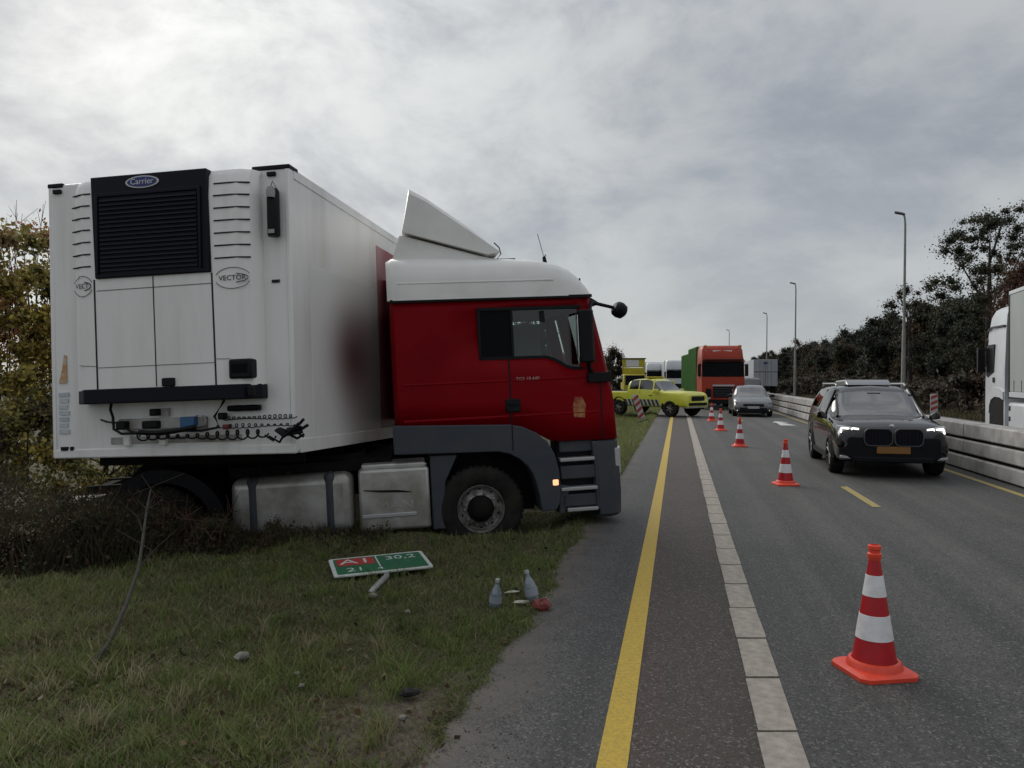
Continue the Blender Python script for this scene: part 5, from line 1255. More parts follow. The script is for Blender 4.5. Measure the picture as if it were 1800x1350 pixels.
# --- white articulated lorry going away, at the right edge
sw = 0.335; hw = math.atan2(1, sw)
wv = thing('curtain_lorry', 'white lorry with grey curtain trailer cut by the right edge beyond barrier', 'truck', (0, 0, 0), hw)
wv.location = (13.78 + 1.25 * math.cos(sw), 22.55 - 1.25 * math.sin(sw) * 1.0, 0)
cabp = wv
lorry_cab(wv, M['truckwhite'], 3.72, M['blackglass'])
for o in [c for c in wv.children if c.name.startswith('sun_visor')]: pass
mb = MB(); mb.prism([(-2.2, 3.15), (-1.0, 3.18), (-.60, 3.10), (-.60, 3.14), (-1.0, 3.22), (-2.2, 3.20)], 1.225, 1.265); mb.build('roof_seam', M['printblack'], wv)
mb = MB(); mb.strip([(-2.2, 1.42), (-1.9, 1.50), (-1.4, 1.52), (-.9, 1.44), (-.66, 1.2), (-.58, .9)], [(-2.2, 1.20), (-1.9, 1.26), (-1.4, 1.27), (-1.02, 1.18), (-.86, 1.02), (-.80, .8)], 1.16, 1.285); mb.build('wheel_arch', M['truckwhite'], wv)
mb = MB(); mb.prism([(-2.15, .45), (-2.15, 1.24), (-1.4, 1.28), (-1.0, 1.17), (-.82, .95), (-.80, .45)], 1.20, 1.262); mb.build('wheel_well', M['chassis'], wv)
mb = MB(); mb.box(-1.3, -1.15, 1.25, 1.275, 1.66, 1.80); mb.build('door_handle', M['black'], wv)
mb = MB(); mb.box(-3.9, -2.5, .7, 1.24, .45, 1.15); tk2 = mb.build('fuel_tank', M['truckwhite'], wv, bevel=.08, seg=3)
for z in (.66, .93):
    mb = MB(); mb.box(-2.74, -2.62, 1.235, 1.25, z, z + .12); mb.build('tank_fitting', M['black'], tk2)
mb = MB(); mb.box(-16.5, -1, -.45, .45, .6, 1.05); mb.build('chassis', M['chassis'], wv)
mb = MB(); mb.box(-16.3, -2.72, -1.255, 1.255, 1.42, 3.93); cb_ = mb.build('curtain', M['curtain'], wv, bevel=.02)
mb = MB(); mb.box(-16.32, -2.68, -1.27, 1.27, 3.93, 4.03); mb.box(-16.32, -2.68, -1.265, 1.265, 1.28, 1.42); mb.build('trailer_rail', M['truckwhite'], wv, bevel=.015)
mb = MB(); mb.box(-2.72, -2.60, -1.262, 1.262, 1.25, 4.0); mb.build('front_bulkhead', M['black'], wv, bevel=.01)
for k in range(20):
    mb = MB(); x = -3.1 - k * .62; mb.box(x, x + .05, 1.255, 1.275, 1.44, 1.72); mb.build('curtain_strap', M['platewhite'], wv)
mb = MB(); mb.box(-10, -4.2, 1.2, 1.24, .55, .62); mb.box(-10, -4.2, 1.2, 1.24, .85, .92); mb.build('side_guard', M['alu'], wv)
lorry_wheels(wv, (-1.45, -5.0, -12.5, -13.8, -15.1))

# ================================================================== hazard boards
def hazard(name, label, loc, rz, tilt, h0, h1, w):
    t = thing(name, label, 'hazard marker', loc); t.rotation_euler = (0, tilt, rz)
    mb = MB(); mb.box(-w / 2, w / 2, -.02, .02, h0, h1); pn = mb.build('panel', M['platewhite'], t, bevel=.01)
    n_ = 4; hh = (h1 - h0) / n_
    for k in range(n_):
        z = h0 + k * hh
        mb = MB(); mb.prism([(-w / 2 + .01, z), (w / 2 - .01, z + min(hh * .5, w * .7)), (w / 2 - .01, z + hh), (-w / 2 + .01, z + hh * .5)], -.024, -.018); mb.build('stripe', M['signred'], pn, smooth=0)
    mb = MB(); mb.box(-.03, .03, -.015, .045, 0, h0 + .3); mb.build('post', M['steel'], t)
    mb = MB(); mb.box(-.2, .2, -.12, .14, 0, .07); mb.build('foot', M['black'], t, bevel=.02)
    return t
hazard('hazard_board', 'red and white striped marker board leaning in front of the patrol pickup', (5.45, 32.0, 0.0), R(-5), R(-17), .15, 1.15, .26)
hazard('hazard_board', 'red and white striped marker board beyond the barrier behind the black car', (13.6, 24.8, 0.0), R(-20), R(0), .55, 1.28, .22)

# ================================================================== street lamps
def lamp():
    t = thing('street_lamp', 'x', 'street lamp', group='grey street lamps along the far verge')
    mb = MB(); mb.tube([(0, 0, 0), (0, 0, 1.6), (0, 0, 4.8), (0, 0, 5.0), (0, 0, 11.3), (-.03, 0, 11.75), (-.10, 0, 11.95)], [.15, .14, .11, .085, .065, .055, .05], 12); mb.build('pole', M['lamp_pole'], t)
    mb = MB(); rings(mb, [[(x, y * w_, 12.0 + dz + z * .5) for y, z in ((-1, 0), (-.7, .16), (.7, .16), (1, 0), (.6, -.1), (-.6, -.1))] for x, w_, dz in ((-.02, .05, -.07), (-.15, .14, -.02), (-.50, .15, .06), (-.62, .08, .09))]).build('lamp_head', M['lamphead'], t, smooth=50)
    return t
l0 = lamp()
lamp_lab = ['tallest street lamp on the right, rising above the black car', 'second street lamp, against the dark wood right of the grey lorry', 'third street lamp, thin above the grey lorry', 'fourth and faintest street lamp, above the orange truck']
for i, (px, Y) in enumerate(((1587.5, 47.3), (1397, 81.5), (1347, 118.0), (1281, 158.0))):
    o = l0 if i == 0 else copy_tree(l0)
    x = (px - 900) * Y / 1353
    o.location = (x, Y, float(ground_z(x, Y)) - .02); o.rotation_euler = (0, R(0.5), R(-10)); o['label'] = lamp_lab[i]

# ================================================================== flattened road sign in the grass
fs = thing('fallen_sign', 'green road sign with white border and red box torn off and lying in grass', 'road sign', (-1.18, 6.88, 0.085))
fs.rotation_euler = (R(3), R(-1.5), R(18.5))
mb = MB(); mb.prism(rrect(0, 0, .86, .53, .03), -.008, .008, axis='z'); pn = mb.build('panel', M['signwhite'], fs, bevel=.003)
mb = MB(); mb.prism(rrect(0, 0, .79, .46, .02), .006, .010, axis='z'); mb.build('green_field', M['signgreen'], pn, smooth=0)
mb = MB(); mb.prism(rrect(-.205, .105, .33, .20, .015), .009, .0125, axis='z'); mb.build('red_box', M['signred'], pn, smooth=0)
mb = MB(); mb.box(-.02, -.008, -.1, .22, .009, .012); mb.build('divider', M['signwhite'], pn, smooth=0)
text_mesh('road_number', 'A1', .20, M['signwhite'], pn, (-.205, .105, .0135), (0, 0, 0), .0006, 1.25)
text_mesh('distance_figures', '30,2', .15, M['signwhite'], pn, (.20, .12, .0108), (0, 0, 0), .0006, 1.1)
text_mesh('distance_figures', '21', .15, M['signwhite'], pn, (-.23, -.13, .0108), (0, 0, 0), .0006, 1.1)
text_mesh('direction_figure', '4', .10, M['signwhite'], pn, (-.02, -.16, .0108), (0, 0, 0), .0006, 1.1)
mb = MB(); mb.tube([(.02, .15, -.032), (.02, -.22, -.034), (.0, -.36, -.005), (-.06, -.52, .015), (-.16, -.68, .0), (-.19, -.72, -.02)], .025, 10); mb.build('post', M['steel'], fs)
mb = MB(); mb.box(-.10, .04, -.12, -.08, -.035, -.006); mb.box(-.10, .04, .10, .14, -.035, -.006); mb.build('clamp', M['steel'], fs)

# ================================================================== litter by the kerbless edge
def gz(x, y): return float(ground_z(x, y))
def bottle(label, x, y, h, rz, tilt):
    t = thing('plastic_bottle', label, 'bottle', (x, y, gz(x, y) + .01), group='empty bottles on the grass edge'); t.rotation_euler = (R(tilt), R(tilt * .5), R(rz))
    r_b = h * .22
    mb = MB(); mb.lathe([(.001, 0), (r_b * .9, 0), (r_b, .01), (r_b * .95, h * .15), (r_b, h * .3), (r_b * .92, h * .45), (r_b * .8, h * .58), (r_b * .35, h * .78), (r_b * .28, h * .90), (r_b * .28, h * .93)], 18); mb.build('bottle_body', M['bottleclear'], t)
    mb = MB(); mb.lathe([(r_b * 1.02, h * .16), (r_b * 1.02, h * .42)], 18); mb.build('wrapper', M['bottleblue'], t)
    mb = MB(); mb.lathe([(r_b * .36, h * .90), (r_b * .36, h * 1.0), (.001, h * 1.0)], 12); mb.build('cap', M['lens'], t)
bottle('clear bluish bottle standing alone in the grass left of white scraps', -.13, 5.80, .215, 10, 9)
bottle('clear grey bottle standing beside the red packet at the asphalt edge', .165, 5.98, .235, 60, -12)
def scrap(name, label, cat, x, y, w, d, h, rz, mat):
    """crumpled lump or flat torn piece"""
    t = MB(); r_ = random.Random(int(x * 1000) + int(y * 77)); nu, nv = 9, 5; v = []
    for j in range(nv):
        ph = PI * (j + .001) / (nv - .998)
        for i in range(nu):
            a = 2 * PI * i / nu; k = r_.uniform(.68, 1.2)
            v.append((w / 2 * math.cos(a) * math.sin(ph) ** .6 * k, d / 2 * math.sin(a) * math.sin(ph) ** .6 * k, h / 2 * (1 - math.cos(ph)) * r_.uniform(.75, 1.15)))
    f = [(j * nu + i, (j + 1) * nu + i, (j + 1) * nu + (i + 1) % nu, j * nu + (i + 1) % nu) for j in range(nv - 1) for i in range(nu)]
    f = [tuple(reversed(q)) for q in f]
    t.add(v, f); o = t.build(name, mat, None, smooth=25, label=label, category=cat)
    o.location = (x, y, gz(x, y) + .02); o.rotation_euler = (R(r_.uniform(-10, 10)), R(r_.uniform(-10, 10)), R(rz)); return o
scrap('card_scrap', 'pale flat scrap beside the left bottle, farther of two', 'litter', .0, 6.12, .12, .06, .02, 5, M['scrap'])
scrap('card_scrap', 'pale flat scrap between the bottles, nearer of two', 'litter', .075, 5.83, .15, .07, .025, 12, M['scrap'])
scrap('red_packet', 'crumpled red packet at the grey bottle foot', 'litter', .225, 5.80, .15, .13, .09, 30, M['redcap'])
scrap('red_packet', 'small torn red wrapper lying behind the red packet', 'litter', .25, 5.95, .10, .08, .05, 70, M['paleprint'])
scrap('dark_clod', 'black lump of mud on the bare patch', 'clod', -.545, 4.10, .12, .07, .04, 20, M['clod'])
for (lab, px, py, s_) in (('pale flat stone in the grass left of the bare patch', 425, 1165, .075), ('small white pebble in the grass below the pale flat stone', 530, 1225, .03), ('small white pebble above its twin in the grass', 521, 1201, .03), ('pale pebble in the grass between sign and bottles', 716, 1090, .04), ('white pebble on the bare soil corner', 706, 1287, .035), ('pale stone just below the fallen sign post', 655, 1060, .06)):
    Y = 2341.0 / (py - 668); X = (px - 900) * Y / 1353
    mb = MB(); mb.lathe([(.001, -s_ * .3), (s_ * .5, -s_ * .2), (s_ * .62, .0), (s_ * .5, s_ * .28), (.001, s_ * .36)], 8)
    mb.v = [(x * random.uniform(.8, 1.2), y * random.uniform(.8, 1.2), z * random.uniform(.8, 1.2)) for x, y, z in mb.v]
    o = mb.build('stone', M['stone'], None, smooth=60, label=lab, category='stone'); o.location = (X, Y, gz(X, Y) + .045)
# bent bare stem leaning out of the grass
stm = thing('bare_sapling', 'thin bare grey stem leaning across the grass towards the rear wheel', 'sapling', (-2.52, 4.55, gz(-2.52, 4.55)))
P0 = Vector((-2.52, 4.55, gz(-2.52, 4.55)))
pts = [Vector((0, 0, 0)), Vector((.0, .25, .09)), Vector((-.07, .60, .22)), Vector((-.20, 1.05, .36)), Vector((-.38, 1.5, .52)), Vector((-.52, 1.85, .66)), Vector((-.58, 2.05, .80))]
mb = MB(); mb.tube(pts, [.016, .014, .013, .012, .011, .009, .006], 7); mb.build('stem', M['twig'], stm)
for k in range(6):
    p = pts[3 + k % 3]; mb = MB(); mb.tube([p, p + Vector((random.uniform(-.15, .15), random.uniform(0, .1), .12)), p + Vector((random.uniform(-.3, .3), random.uniform(0, .2), .28))], [.006, .004, .002], 5); mb.build('twig', M['twig'], stm)
#PART4
# ================================================================== foliage
def leaf_cloud(C, size, cols, g, flat=0.0, aspect=0.6):
    """C (n,3) leaf centres -> V, F, colours; each leaf a lozenge turned its own way"""
    n_ = len(C)
    a = g.normal(size=(n_, 3)); a /= np.linalg.norm(a, axis=1)[:, None] + 1e-9
    b_ = g.normal(size=(n_, 3)); b_ -= a * (a * b_).sum(1)[:, None]; b_ /= np.linalg.norm(b_, axis=1)[:, None] + 1e-9
    s_ = (size * g.uniform(.6, 1.35, n_))[:, None]
    V = np.stack([C - a * s_ * .5, C + b_ * s_ * .5 * aspect, C + a * s_ * .5, C - b_ * s_ * .5 * aspect], 1).reshape(-1, 3)
    F = np.arange(n_ * 4).reshape(n_, 4)
    return V, F, np.repeat(cols, 4, 0)
def crown_points(g, centres, radii, per, palette, weights, squash=.85, soft=True):
    pts, cols = [], []
    pal = np.array(palette)
    for c, r in zip(centres, radii):
        m = int(per * (r / np.mean(radii)) ** 2)
        d = g.normal(size=(m, 3)); d /= np.linalg.norm(d, axis=1)[:, None]
        rad_ = r * np.abs(g.normal(0, .62, m)) if soft else r * g.uniform(.25, 1, m) ** .5
        p = c + d * rad_[:, None] * np.array([1, 1, squash])
        base = pal[g.choice(len(pal), p=weights)]
        alt = pal[g.choice(len(pal), size=m, p=weights)]
        cc = base * .75 + alt * .25
        cc = cc * g.uniform(.82, 1.18, (m, 1))
        pts.append(p); cols.append(cc)
    return np.concatenate(pts), np.concatenate(cols)
def make_tree(g, h, rx, trunk_r, base_z, nclump, per, leaf, palette, weights, shape='round', rcl=.28, lean=0.0):
    """returns (trunk mesh, crown mesh)"""
    cen, rad_ = [], []
    ch = h - base_z
    tries = 0
    while len(cen) < nclump and tries < nclump * 30:
        tries += 1
        t = g.uniform(0, 1); z = base_z + ch * t
        if shape == 'round': w_ = math.sqrt(max(0, 1 - (2 * t - 0.9) ** 2 / 1.21))
        elif shape == 'cone': w_ = (1 - t) ** .8 * 1.0 + .04
        elif shape == 'bush': w_ = math.sqrt(max(0.05, 1 - t * t))
        else: w_ = .55 + .45 * math.sin(PI * min(1, t * 1.05))
        a = g.uniform(0, 2 * PI); r = rx * w_ * math.sqrt(g.uniform(.08, 1))
        cen.append((r * math.cos(a) + lean * t, r * math.sin(a), z)); rad_.append(rx * rcl * g.uniform(.6, 1.35) * (.75 if shape == 'cone' else 1))
    cen = np.array(cen); P, Cc = crown_points(g, cen, np.array(rad_), per, palette, weights)
    P[:, 2] = np.maximum(P[:, 2], .05)
    crown = np_mesh('crown', *leaf_cloud(P, leaf, Cc, g)[:2], M['leaf'], leaf_cols(Cc))
    tb_ = MB(); top = h * .86
    tb_.tube([(0, 0, -.3), (lean * .05, 0, h * .15), (lean * .3, .03 * h * .1, h * .45), (lean * .8, 0, top)], [trunk_r * 1.2, trunk_r, trunk_r * .7, trunk_r * .15], 8)
    order = g.permutation(len(cen))[:min(len(cen), 12)]
    for i in order:
        c = cen[i]; z0_ = max(.1 * h, c[2] - .22 * h - .35 * math.hypot(c[0], c[1])); z0_ = min(z0_, top * .9)
        f = z0_ / top
        p0 = Vector((lean * f * .8, 0, z0_)); p1 = Vector(c); mid = p0.lerp(p1, .5) + Vector((0, 0, -.04 * h + .05 * h * g.uniform(-1, 1)))
        tb_.tube([p0, mid, p1], [trunk_r * .42 * (1 - f * .6), trunk_r * .25, trunk_r * .06], 6)
    return tb_.mesh('trunk', M['bark'], 60), crown
def leaf_cols(c): return np.repeat(c, 4, 0)
DK = [(.018, .028, .015), (.026, .034, .017), (.036, .038, .019), (.052, .041, .021)]
MIX = [(.027, .034, .016), (.050, .043, .019), (.080, .052, .022), (.10, .048, .020)]
OLV = [(.34, .27, .055), (.46, .36, .062), (.22, .215, .06), (.50, .26, .055), (.26, .16, .07)]
ORG = [(.50, .18, .06), (.40, .13, .055), (.33, .19, .06)]
RUST = [(.125, .036, .018), (.095, .034, .018), (.065, .038, .02)]
BRN = [(.070, .048, .030), (.048, .038, .024), (.052, .048, .024), (.09, .055, .032)]
g = np.random.default_rng(11)
dark_var = [make_tree(g, 8.5, 2.6, .16, 1.0, 40, 420, .29, DK, [.3, .3, .25, .15], sh, .30) for sh in ('round', 'tall', 'cone', 'tall')]
mix_var = [make_tree(g, 8.5, 2.7, .16, .8, 44, 420, .27, MIX, [.35, .3, .2, .15], sh, .30) for sh in ('round', 'tall')]
bush_var = [make_tree(g, 2.2, 1.9, .05, .05, 22, 110, .26, BRN, [.3, .3, .2, .2], 'bush', .34) for _ in range(2)]
def plant_tree(name, var, x, y, sc_, rz, label, cat, group=None, zs=1.0):
    t = thing(name, label, cat, (x, y, gz(x, y) - .05), rz, group); t.scale = (sc_, sc_, sc_ * zs)
    link('trunk', var[0], t); link('crown', var[1], t); return t
# the far wood: crowns along the verge, in three ranks
wood_group = 'dark trees of the far wood'
for rank, (x0a, step) in enumerate(((19.5, 4.6), (23.5, 5.2), (28.5, 6.0))):
    y = 36 + rank * 4
    while y < 235:
        xx = RX(x0a + g.uniform(-1.2, 1.2) + max(0, (y - 150)) * -.02, y)
        if y > 46 or rank > 0:
            pick = g.integers(0, 6); v = dark_var[pick] if pick < 4 else mix_var[pick - 4]
            if y < 72: v = mix_var[pick % 2] if pick < 3 else dark_var[pick % 4]
            if rank == 0: s_ = .72
            else: s_ = .80 if rank == 1 else .86
            s_ *= g.uniform(.86, 1.12)
            nm = 'dark green tree' if pick < 4 and y >= 72 else 'brownish autumn tree'
            plant_tree('woodland_tree', v, xx, y, s_, g.uniform(0, 6.28), ('dense dark green tree in the wood beyond the far carriageway' if nm[0] == 'd' else 'brown tinged autumn tree in the wood beyond the far carriageway'), 'tree', 'dark green trees of the far wood' if nm[0] == 'd' else 'brown tinged trees of the far wood', zs=g.uniform(.85, 1.1))
        y += step * g.uniform(.8, 1.25) * (1 if y < 110 else 1.6)
# low brown scrub along the foot of the wood
y = 30
while y < 170:
    for x0b in (14.8, 16.8):
        xx = RX(x0b + g.uniform(-.7, .7), y)
        plant_tree('scrub_bush', bush_var[int(g.integers(0, 2))], xx, y, g.uniform(.55, .95), g.uniform(0, 6.28), 'brown autumn scrub at the foot of the far wood', 'bush', 'brown scrub along the far verge', zs=g.uniform(.7, 1.1))
    y += 3.1 * g.uniform(.8, 1.2) * (1 if y < 90 else 1.8)
# big open crowned tree
big = make_tree(g, 11.0, 3.3, .26, 2.0, 130, 290, .13, [(.038, .048, .022), (.055, .056, .024), (.075, .062, .026), (.028, .038, .02)], [.35, .3, .15, .2], 'tall', .15)
plant_tree('tall_tree', big, 27.6, 44.5, .98, .4, 'tallest dark tree with open ragged crown above the white lorry', 'tree')
big2 = make_tree(g, 10.6, 2.8, .25, 2.4, 80, 260, .13, [(.038, .048, .022), (.055, .056, .024), (.075, .062, .026)], [.4, .35, .25], 'tall', .16)
plant_tree('tall_tree', big2, 31.6, 46.0, .98, 2.0, 'ragged tall tree at the right edge behind the tallest tree', 'tree')
lone = make_tree(g, 8.4, 1.9, .16, 2.6, 40, 230, .13, MIX, [.5, .3, .1, .1], 'round', .2)
plant_tree('roadside_tree', lone, 27.4, 53.0, .98, 1.0, 'loose crowned tree just right of the tallest street lamp', 'tree')
rust = make_tree(g, 7.0, 2.2, .18, 1.0, 48, 420, .12, RUST, [.5, .3, .2], 'round', .28)
plant_tree('rust_tree', rust, 23.8, 34.5, 1.0, 1.0, 'rust red autumn tree rising behind the grey curtain trailer', 'tree')
# far trees on the left beyond the cab
for i, (x, y, s_) in enumerate(((9.2, 70, .52), (7.0, 76, .60), (4.0, 84, .62), (10.6, 92, .60), (0.5, 95, .7), (-5, 90, .8), (-12, 84, .8), (-20, 80, .85), (12.2, 120, .62), (7.5, 110, .7), (14.6, 175, .5), (17.5, 200, .5), (21, 215, .55), (25.5, 225, .55), (30, 230, .55), (-30, 70, .9), (-40, 60, .9), (-3.5, 31, .6), (-1.0, 38, .55), (1.0, 47, .6), (-8, 34, .75), (-14, 40, .85), (-6, 52, .75), (-20, 48, .9), (2.6, 58, .6))):
    plant_tree('verge_tree', dark_var[i % 4] if i % 3 else mix_var[i % 2], x, y, s_, g.uniform(0, 6.28), 'small dark tree far down the left verge behind the red cab', 'tree', 'far trees on the left verge')
# autumn shrubs at the left, behind the trailer
shr = [make_tree(g, 4.7, 1.45, .05, .15, 110, 260, .085, OLV, [.36, .28, .26, .05, .05], 'tall', .22) for _ in range(2)]
shr2 = make_tree(g, 4.9, 1.2, .05, 2.4, 46, 200, .08, ORG, [.45, .35, .2], 'round', .22)
low = [make_tree(g, 1.9, 1.1, .03, .05, 50, 130, .075, OLV[:3] + BRN[:2], [.25, .15, .2, .2, .2], 'bush', .30) for _ in range(2)]
plant_tree('autumn_shrub', shr[0], -8.75, 12.9, 1.0, .3, 'tall olive yellow shrub at the left edge beside the trailer', 'shrub')
plant_tree('autumn_shrub', shr[1], -7.55, 14.3, .93, 2.3, 'tall yellowish shrub half hidden by the trailer corner', 'shrub')
plant_tree('orange_shrub', shr2, -9.55, 15.0, 1.06, 1.3, 'orange topped shrub rising above the olive shrubs at left', 'shrub')
plant_tree('orange_shrub', shr2, -8.2, 16.3, 1.0, 4.0, 'orange brown shrub top against the trailer corner', 'shrub')
for i, (x, y, s_, lab) in enumerate(((-7.3, 11.6, .95, 'low olive bush at the left edge below the tall shrub'), (-6.0, 13.0, .85, 'low bush under the trailer, leftmost'), (-4.8, 13.6, .85, 'low bush under the trailer, above the rear mudguard'), (-5.5, 15.5, 1.0, 'low bush under the trailer, farther back'), (-8.3, 10.4, .9, 'low brown bush at the left edge nearest us'), (-3.6, 15.0, .8, 'low bush behind the trailer underside'))):
    plant_tree('low_bush', low[i % 2], x, y, s_, g.uniform(0, 6.28), lab, 'bush')
brk = [make_tree(g, 1.0, .75, .015, .03, 46, 120, .05, [(.10, .080, .040), (.075, .084, .035), (.14, .088, .048), (.085, .064, .042)], [.3, .3, .2, .2], 'bush', .30) for _ in range(2)]
for i, (x, y, s_) in enumerate(((-4.5, 7.05, .55), (-5.0, 7.5, .75), (-4.0, 7.3, .62), (-3.55, 7.75, .55), (-5.6, 7.9, .85), (-4.55, 7.85, .72), (-6.1, 8.6, .95), (-5.3, 8.4, .8), (-3.0, 7.8, .42), (-2.45, 7.95, .34), (-6.6, 9.3, 1.0))):
    plant_tree('bramble_bush', brk[i % 2], x, y, s_ * .82, g.uniform(0, 6.28), 'brown green bramble scrub in front of the tractor rear', 'bush', 'bramble scrub before the sunken rear wheel')
# bare twigs standing out of the left shrubs
mb = MB(); rr_ = random.Random(5)
for k in range(26):
    x, y = -9.3 + rr_.uniform(-1.0, 1.6), 14.2 + rr_.uniform(-1, 1.5); z = 3.2 + rr_.uniform(0, .9); p = Vector((x, y, z))
    q = p + Vector((rr_.uniform(-.25, .25), rr_.uniform(-.2, .2), rr_.uniform(.7, 1.5))); mb.tube([p - Vector((0, 0, 1.4)), p, q], [.014, .010, .004], 4)
    for j in range(3):
        s_ = p.lerp(q, rr_.uniform(.2, .9)); mb.tube([s_, s_ + Vector((rr_.uniform(-.35, .35), rr_.uniform(-.2, .2), rr_.uniform(.1, .4)))], [.006, .003], 4)
mb.build('bare_twigs', M['twig'], None, kind='stuff', smooth=0)

# ------------------------------------------------------------------ grass
def blades(n_, px, py, hgt, wid, lean, cols, g, name, mat=None):
    """each blade two quads, rooted on the ground"""
    z = ground_z(px, py) - .008
    a = g.uniform(0, 2 * PI, n_); d = g.uniform(0, 2 * PI, n_); ln = lean * hgt * g.uniform(.2, 1.4, n_)
    wx, wy = np.cos(a) * wid / 2, np.sin(a) * wid / 2; lx, ly = np.cos(d) * ln, np.sin(d) * ln
    def P(f, w_, zf): return np.stack([px + lx * f, py + ly * f, z + hgt * zf], 1), np.stack([wx * w_, wy * w_, np.zeros(n_)], 1)
    levels = [P(0, 1, 0), P(.30, .85, .58), P(1.0, .18, 1.0 - 0 * ln)]
    vs = []
    for p, w_ in levels: vs += [p - w_, p + w_]
    V = np.stack(vs, 1).reshape(-1, 3)
    i0 = np.arange(n_)[:, None] * 6
    F = np.concatenate([i0 + np.array([[0, 1, 3, 2]]), i0 + np.array([[2, 3, 5, 4]])], 0)
    return np_mesh(name, V, F, M['grass'], np.repeat(cols, 6, 0))
def in_view(x, y, m=.05): return np.abs(x) < y * (.665 + m) + .3
g = np.random.default_rng(21)
N = 440000
y = 2.9 + (11.5 - 2.9) * g.uniform(0, 1, N) ** 1.35
x = -y * .72 - .3 + g.uniform(0, 1, N) * (RX(-.9, y) + y * .72 + .3)
x0 = x - S * y
eg = edge_x0(y)
bare = bare_mask(x, y)      # trodden corner at the asphalt
thin = .55 + .45 * sstep((vnoise(x * 2.6, y * 2.6, 12) + .7) / .9)
keep = (x0 < eg - .02 + .05 * g.normal(size=N)) & (g.uniform(0, 1, N) < thin * (1 - .93 * bare))
x, y, x0, eg = x[keep], y[keep], x0[keep], eg[keep]; n_ = len(x)
patch = vnoise(x * 1.1, y * 1.1, 15); p2 = vnoise(x * 4.3, y * 4.3, 16)
hgt = .025 * g.lognormal(0, .42, n_) * (1.0 + .6 * p2 + .35 * patch) * (1 + .35 * sstep((-x0 - 3.0) / 1.5))
hgt = np.clip(hgt, .018, .22)
greens = np.array([(.180, .215, .062), (.140, .195, .058), (.215, .232, .088), (.27, .25, .13), (.33, .29, .18), (.21, .165, .10)])
wsel = g.uniform(0, 1, n_) + .24 * patch - .14 * p2
ci = np.digitize(wsel, [.27, .50, .68, .82, .94])
col = greens[ci] * g.uniform(.75, 1.25, (n_, 1))
nearedge = sstep((x0 + 2.0) / .9)[:, None]
col = col * (1 - nearedge * .25) + col * nearedge * .25 * np.array([.8, 1.25, .7])
link('verge_grass', blades(n_, x, y, hgt, .0055 + .003 * g.uniform(0, 1, n_), .75, col, g, 'verge_grass'), kind='stuff')
# taller straggling tufts
K = 260
ty = 3.1 + 6.2 * g.uniform(0, 1, K); tx = -ty * .7 + g.uniform(0, 1, K) * (RX(-1.35, ty) + ty * .7)
per = 26
x = np.repeat(tx, per) + g.normal(size=K * per) * .035; y = np.repeat(ty, per) + g.normal(size=K * per) * .035
hh = np.repeat(g.uniform(.07, .16, K), per) * g.uniform(.5, 1.15, K * per)
col = np.repeat(greens[g.choice([0, 1, 2, 3, 4], K, p=[.3, .25, .2, .15, .1])], per, 0) * g.uniform(.8, 1.3, (K * per, 1))
link('grass_tufts', blades(K * per, x, y, hh, .006 + 0 * hh, .8, col, g, 'grass_tufts'), kind='stuff')
# flattened straw and thatch between the blades
N = 90000
y = 2.9 + 6.5 * g.uniform(0, 1, N) ** 1.3; x = -y * .72 - .3 + g.uniform(0, 1, N) * (RX(-.95, y) + y * .72 + .3)
straw = sstep((vnoise(x * 1.7, y * 1.7, 31) + .55) / .8); bm2 = bare_mask(x, y)
keep = (x - S * y < edge_x0(y)) & (g.uniform(0, 1, N) < (.15 + .85 * straw) * (1 - .75 * bm2)); x, y = x[keep], y[keep]; n_ = len(x)
col = np.array([(.25, .205, .13), (.20, .155, .095), (.15, .115, .07), (.17, .165, .07)])[g.choice(4, n_)] * g.uniform(.6, 1.2, (n_, 1))
link('dry_thatch', blades(n_, x, y, .022 * g.lognormal(0, .4, n_), .005 + 0 * x, 2.6, col, g, 'dry_thatch'), kind='stuff')
# far verge grass on the left of the road and beyond the barrier
N = 60000
y = 10.5 + 50 * g.uniform(0, 1, N) ** 1.6; x0 = -1.05 - 2.6 * g.uniform(0, 1, N) ** 1.3; x = RX(x0, y)
keep = y > 12.0 - 0 * x; x, y = x[keep], y[keep]; n_ = len(x)
col = greens[g.choice(6, n_, p=[.35, .25, .2, .1, .05, .05])] * g.uniform(.8, 1.3, (n_, 1))
link('roadside_grass', blades(n_, x, y, .09 * g.lognormal(0, .35, n_), .016 + .012 * g.uniform(0, 1, n_), .7, col, g, 'roadside_grass'), kind='stuff')
N = 40000
y = 14 + 70 * g.uniform(0, 1, N) ** 1.3; x0 = 12.8 + 4.5 * g.uniform(0, 1, N); x = RX(x0, y)
col = np.array([(.085, .080, .036), (.11, .095, .05), (.06, .06, .024), (.10, .07, .04)])[g.choice(4, N)] * g.uniform(.8, 1.3, (N, 1))
link('far_verge_grass', blades(N, x, y, .16 * g.lognormal(0, .4, N), .04 + .03 * g.uniform(0, 1, N), .6, col, g, 'far_verge_grass'), kind='stuff')
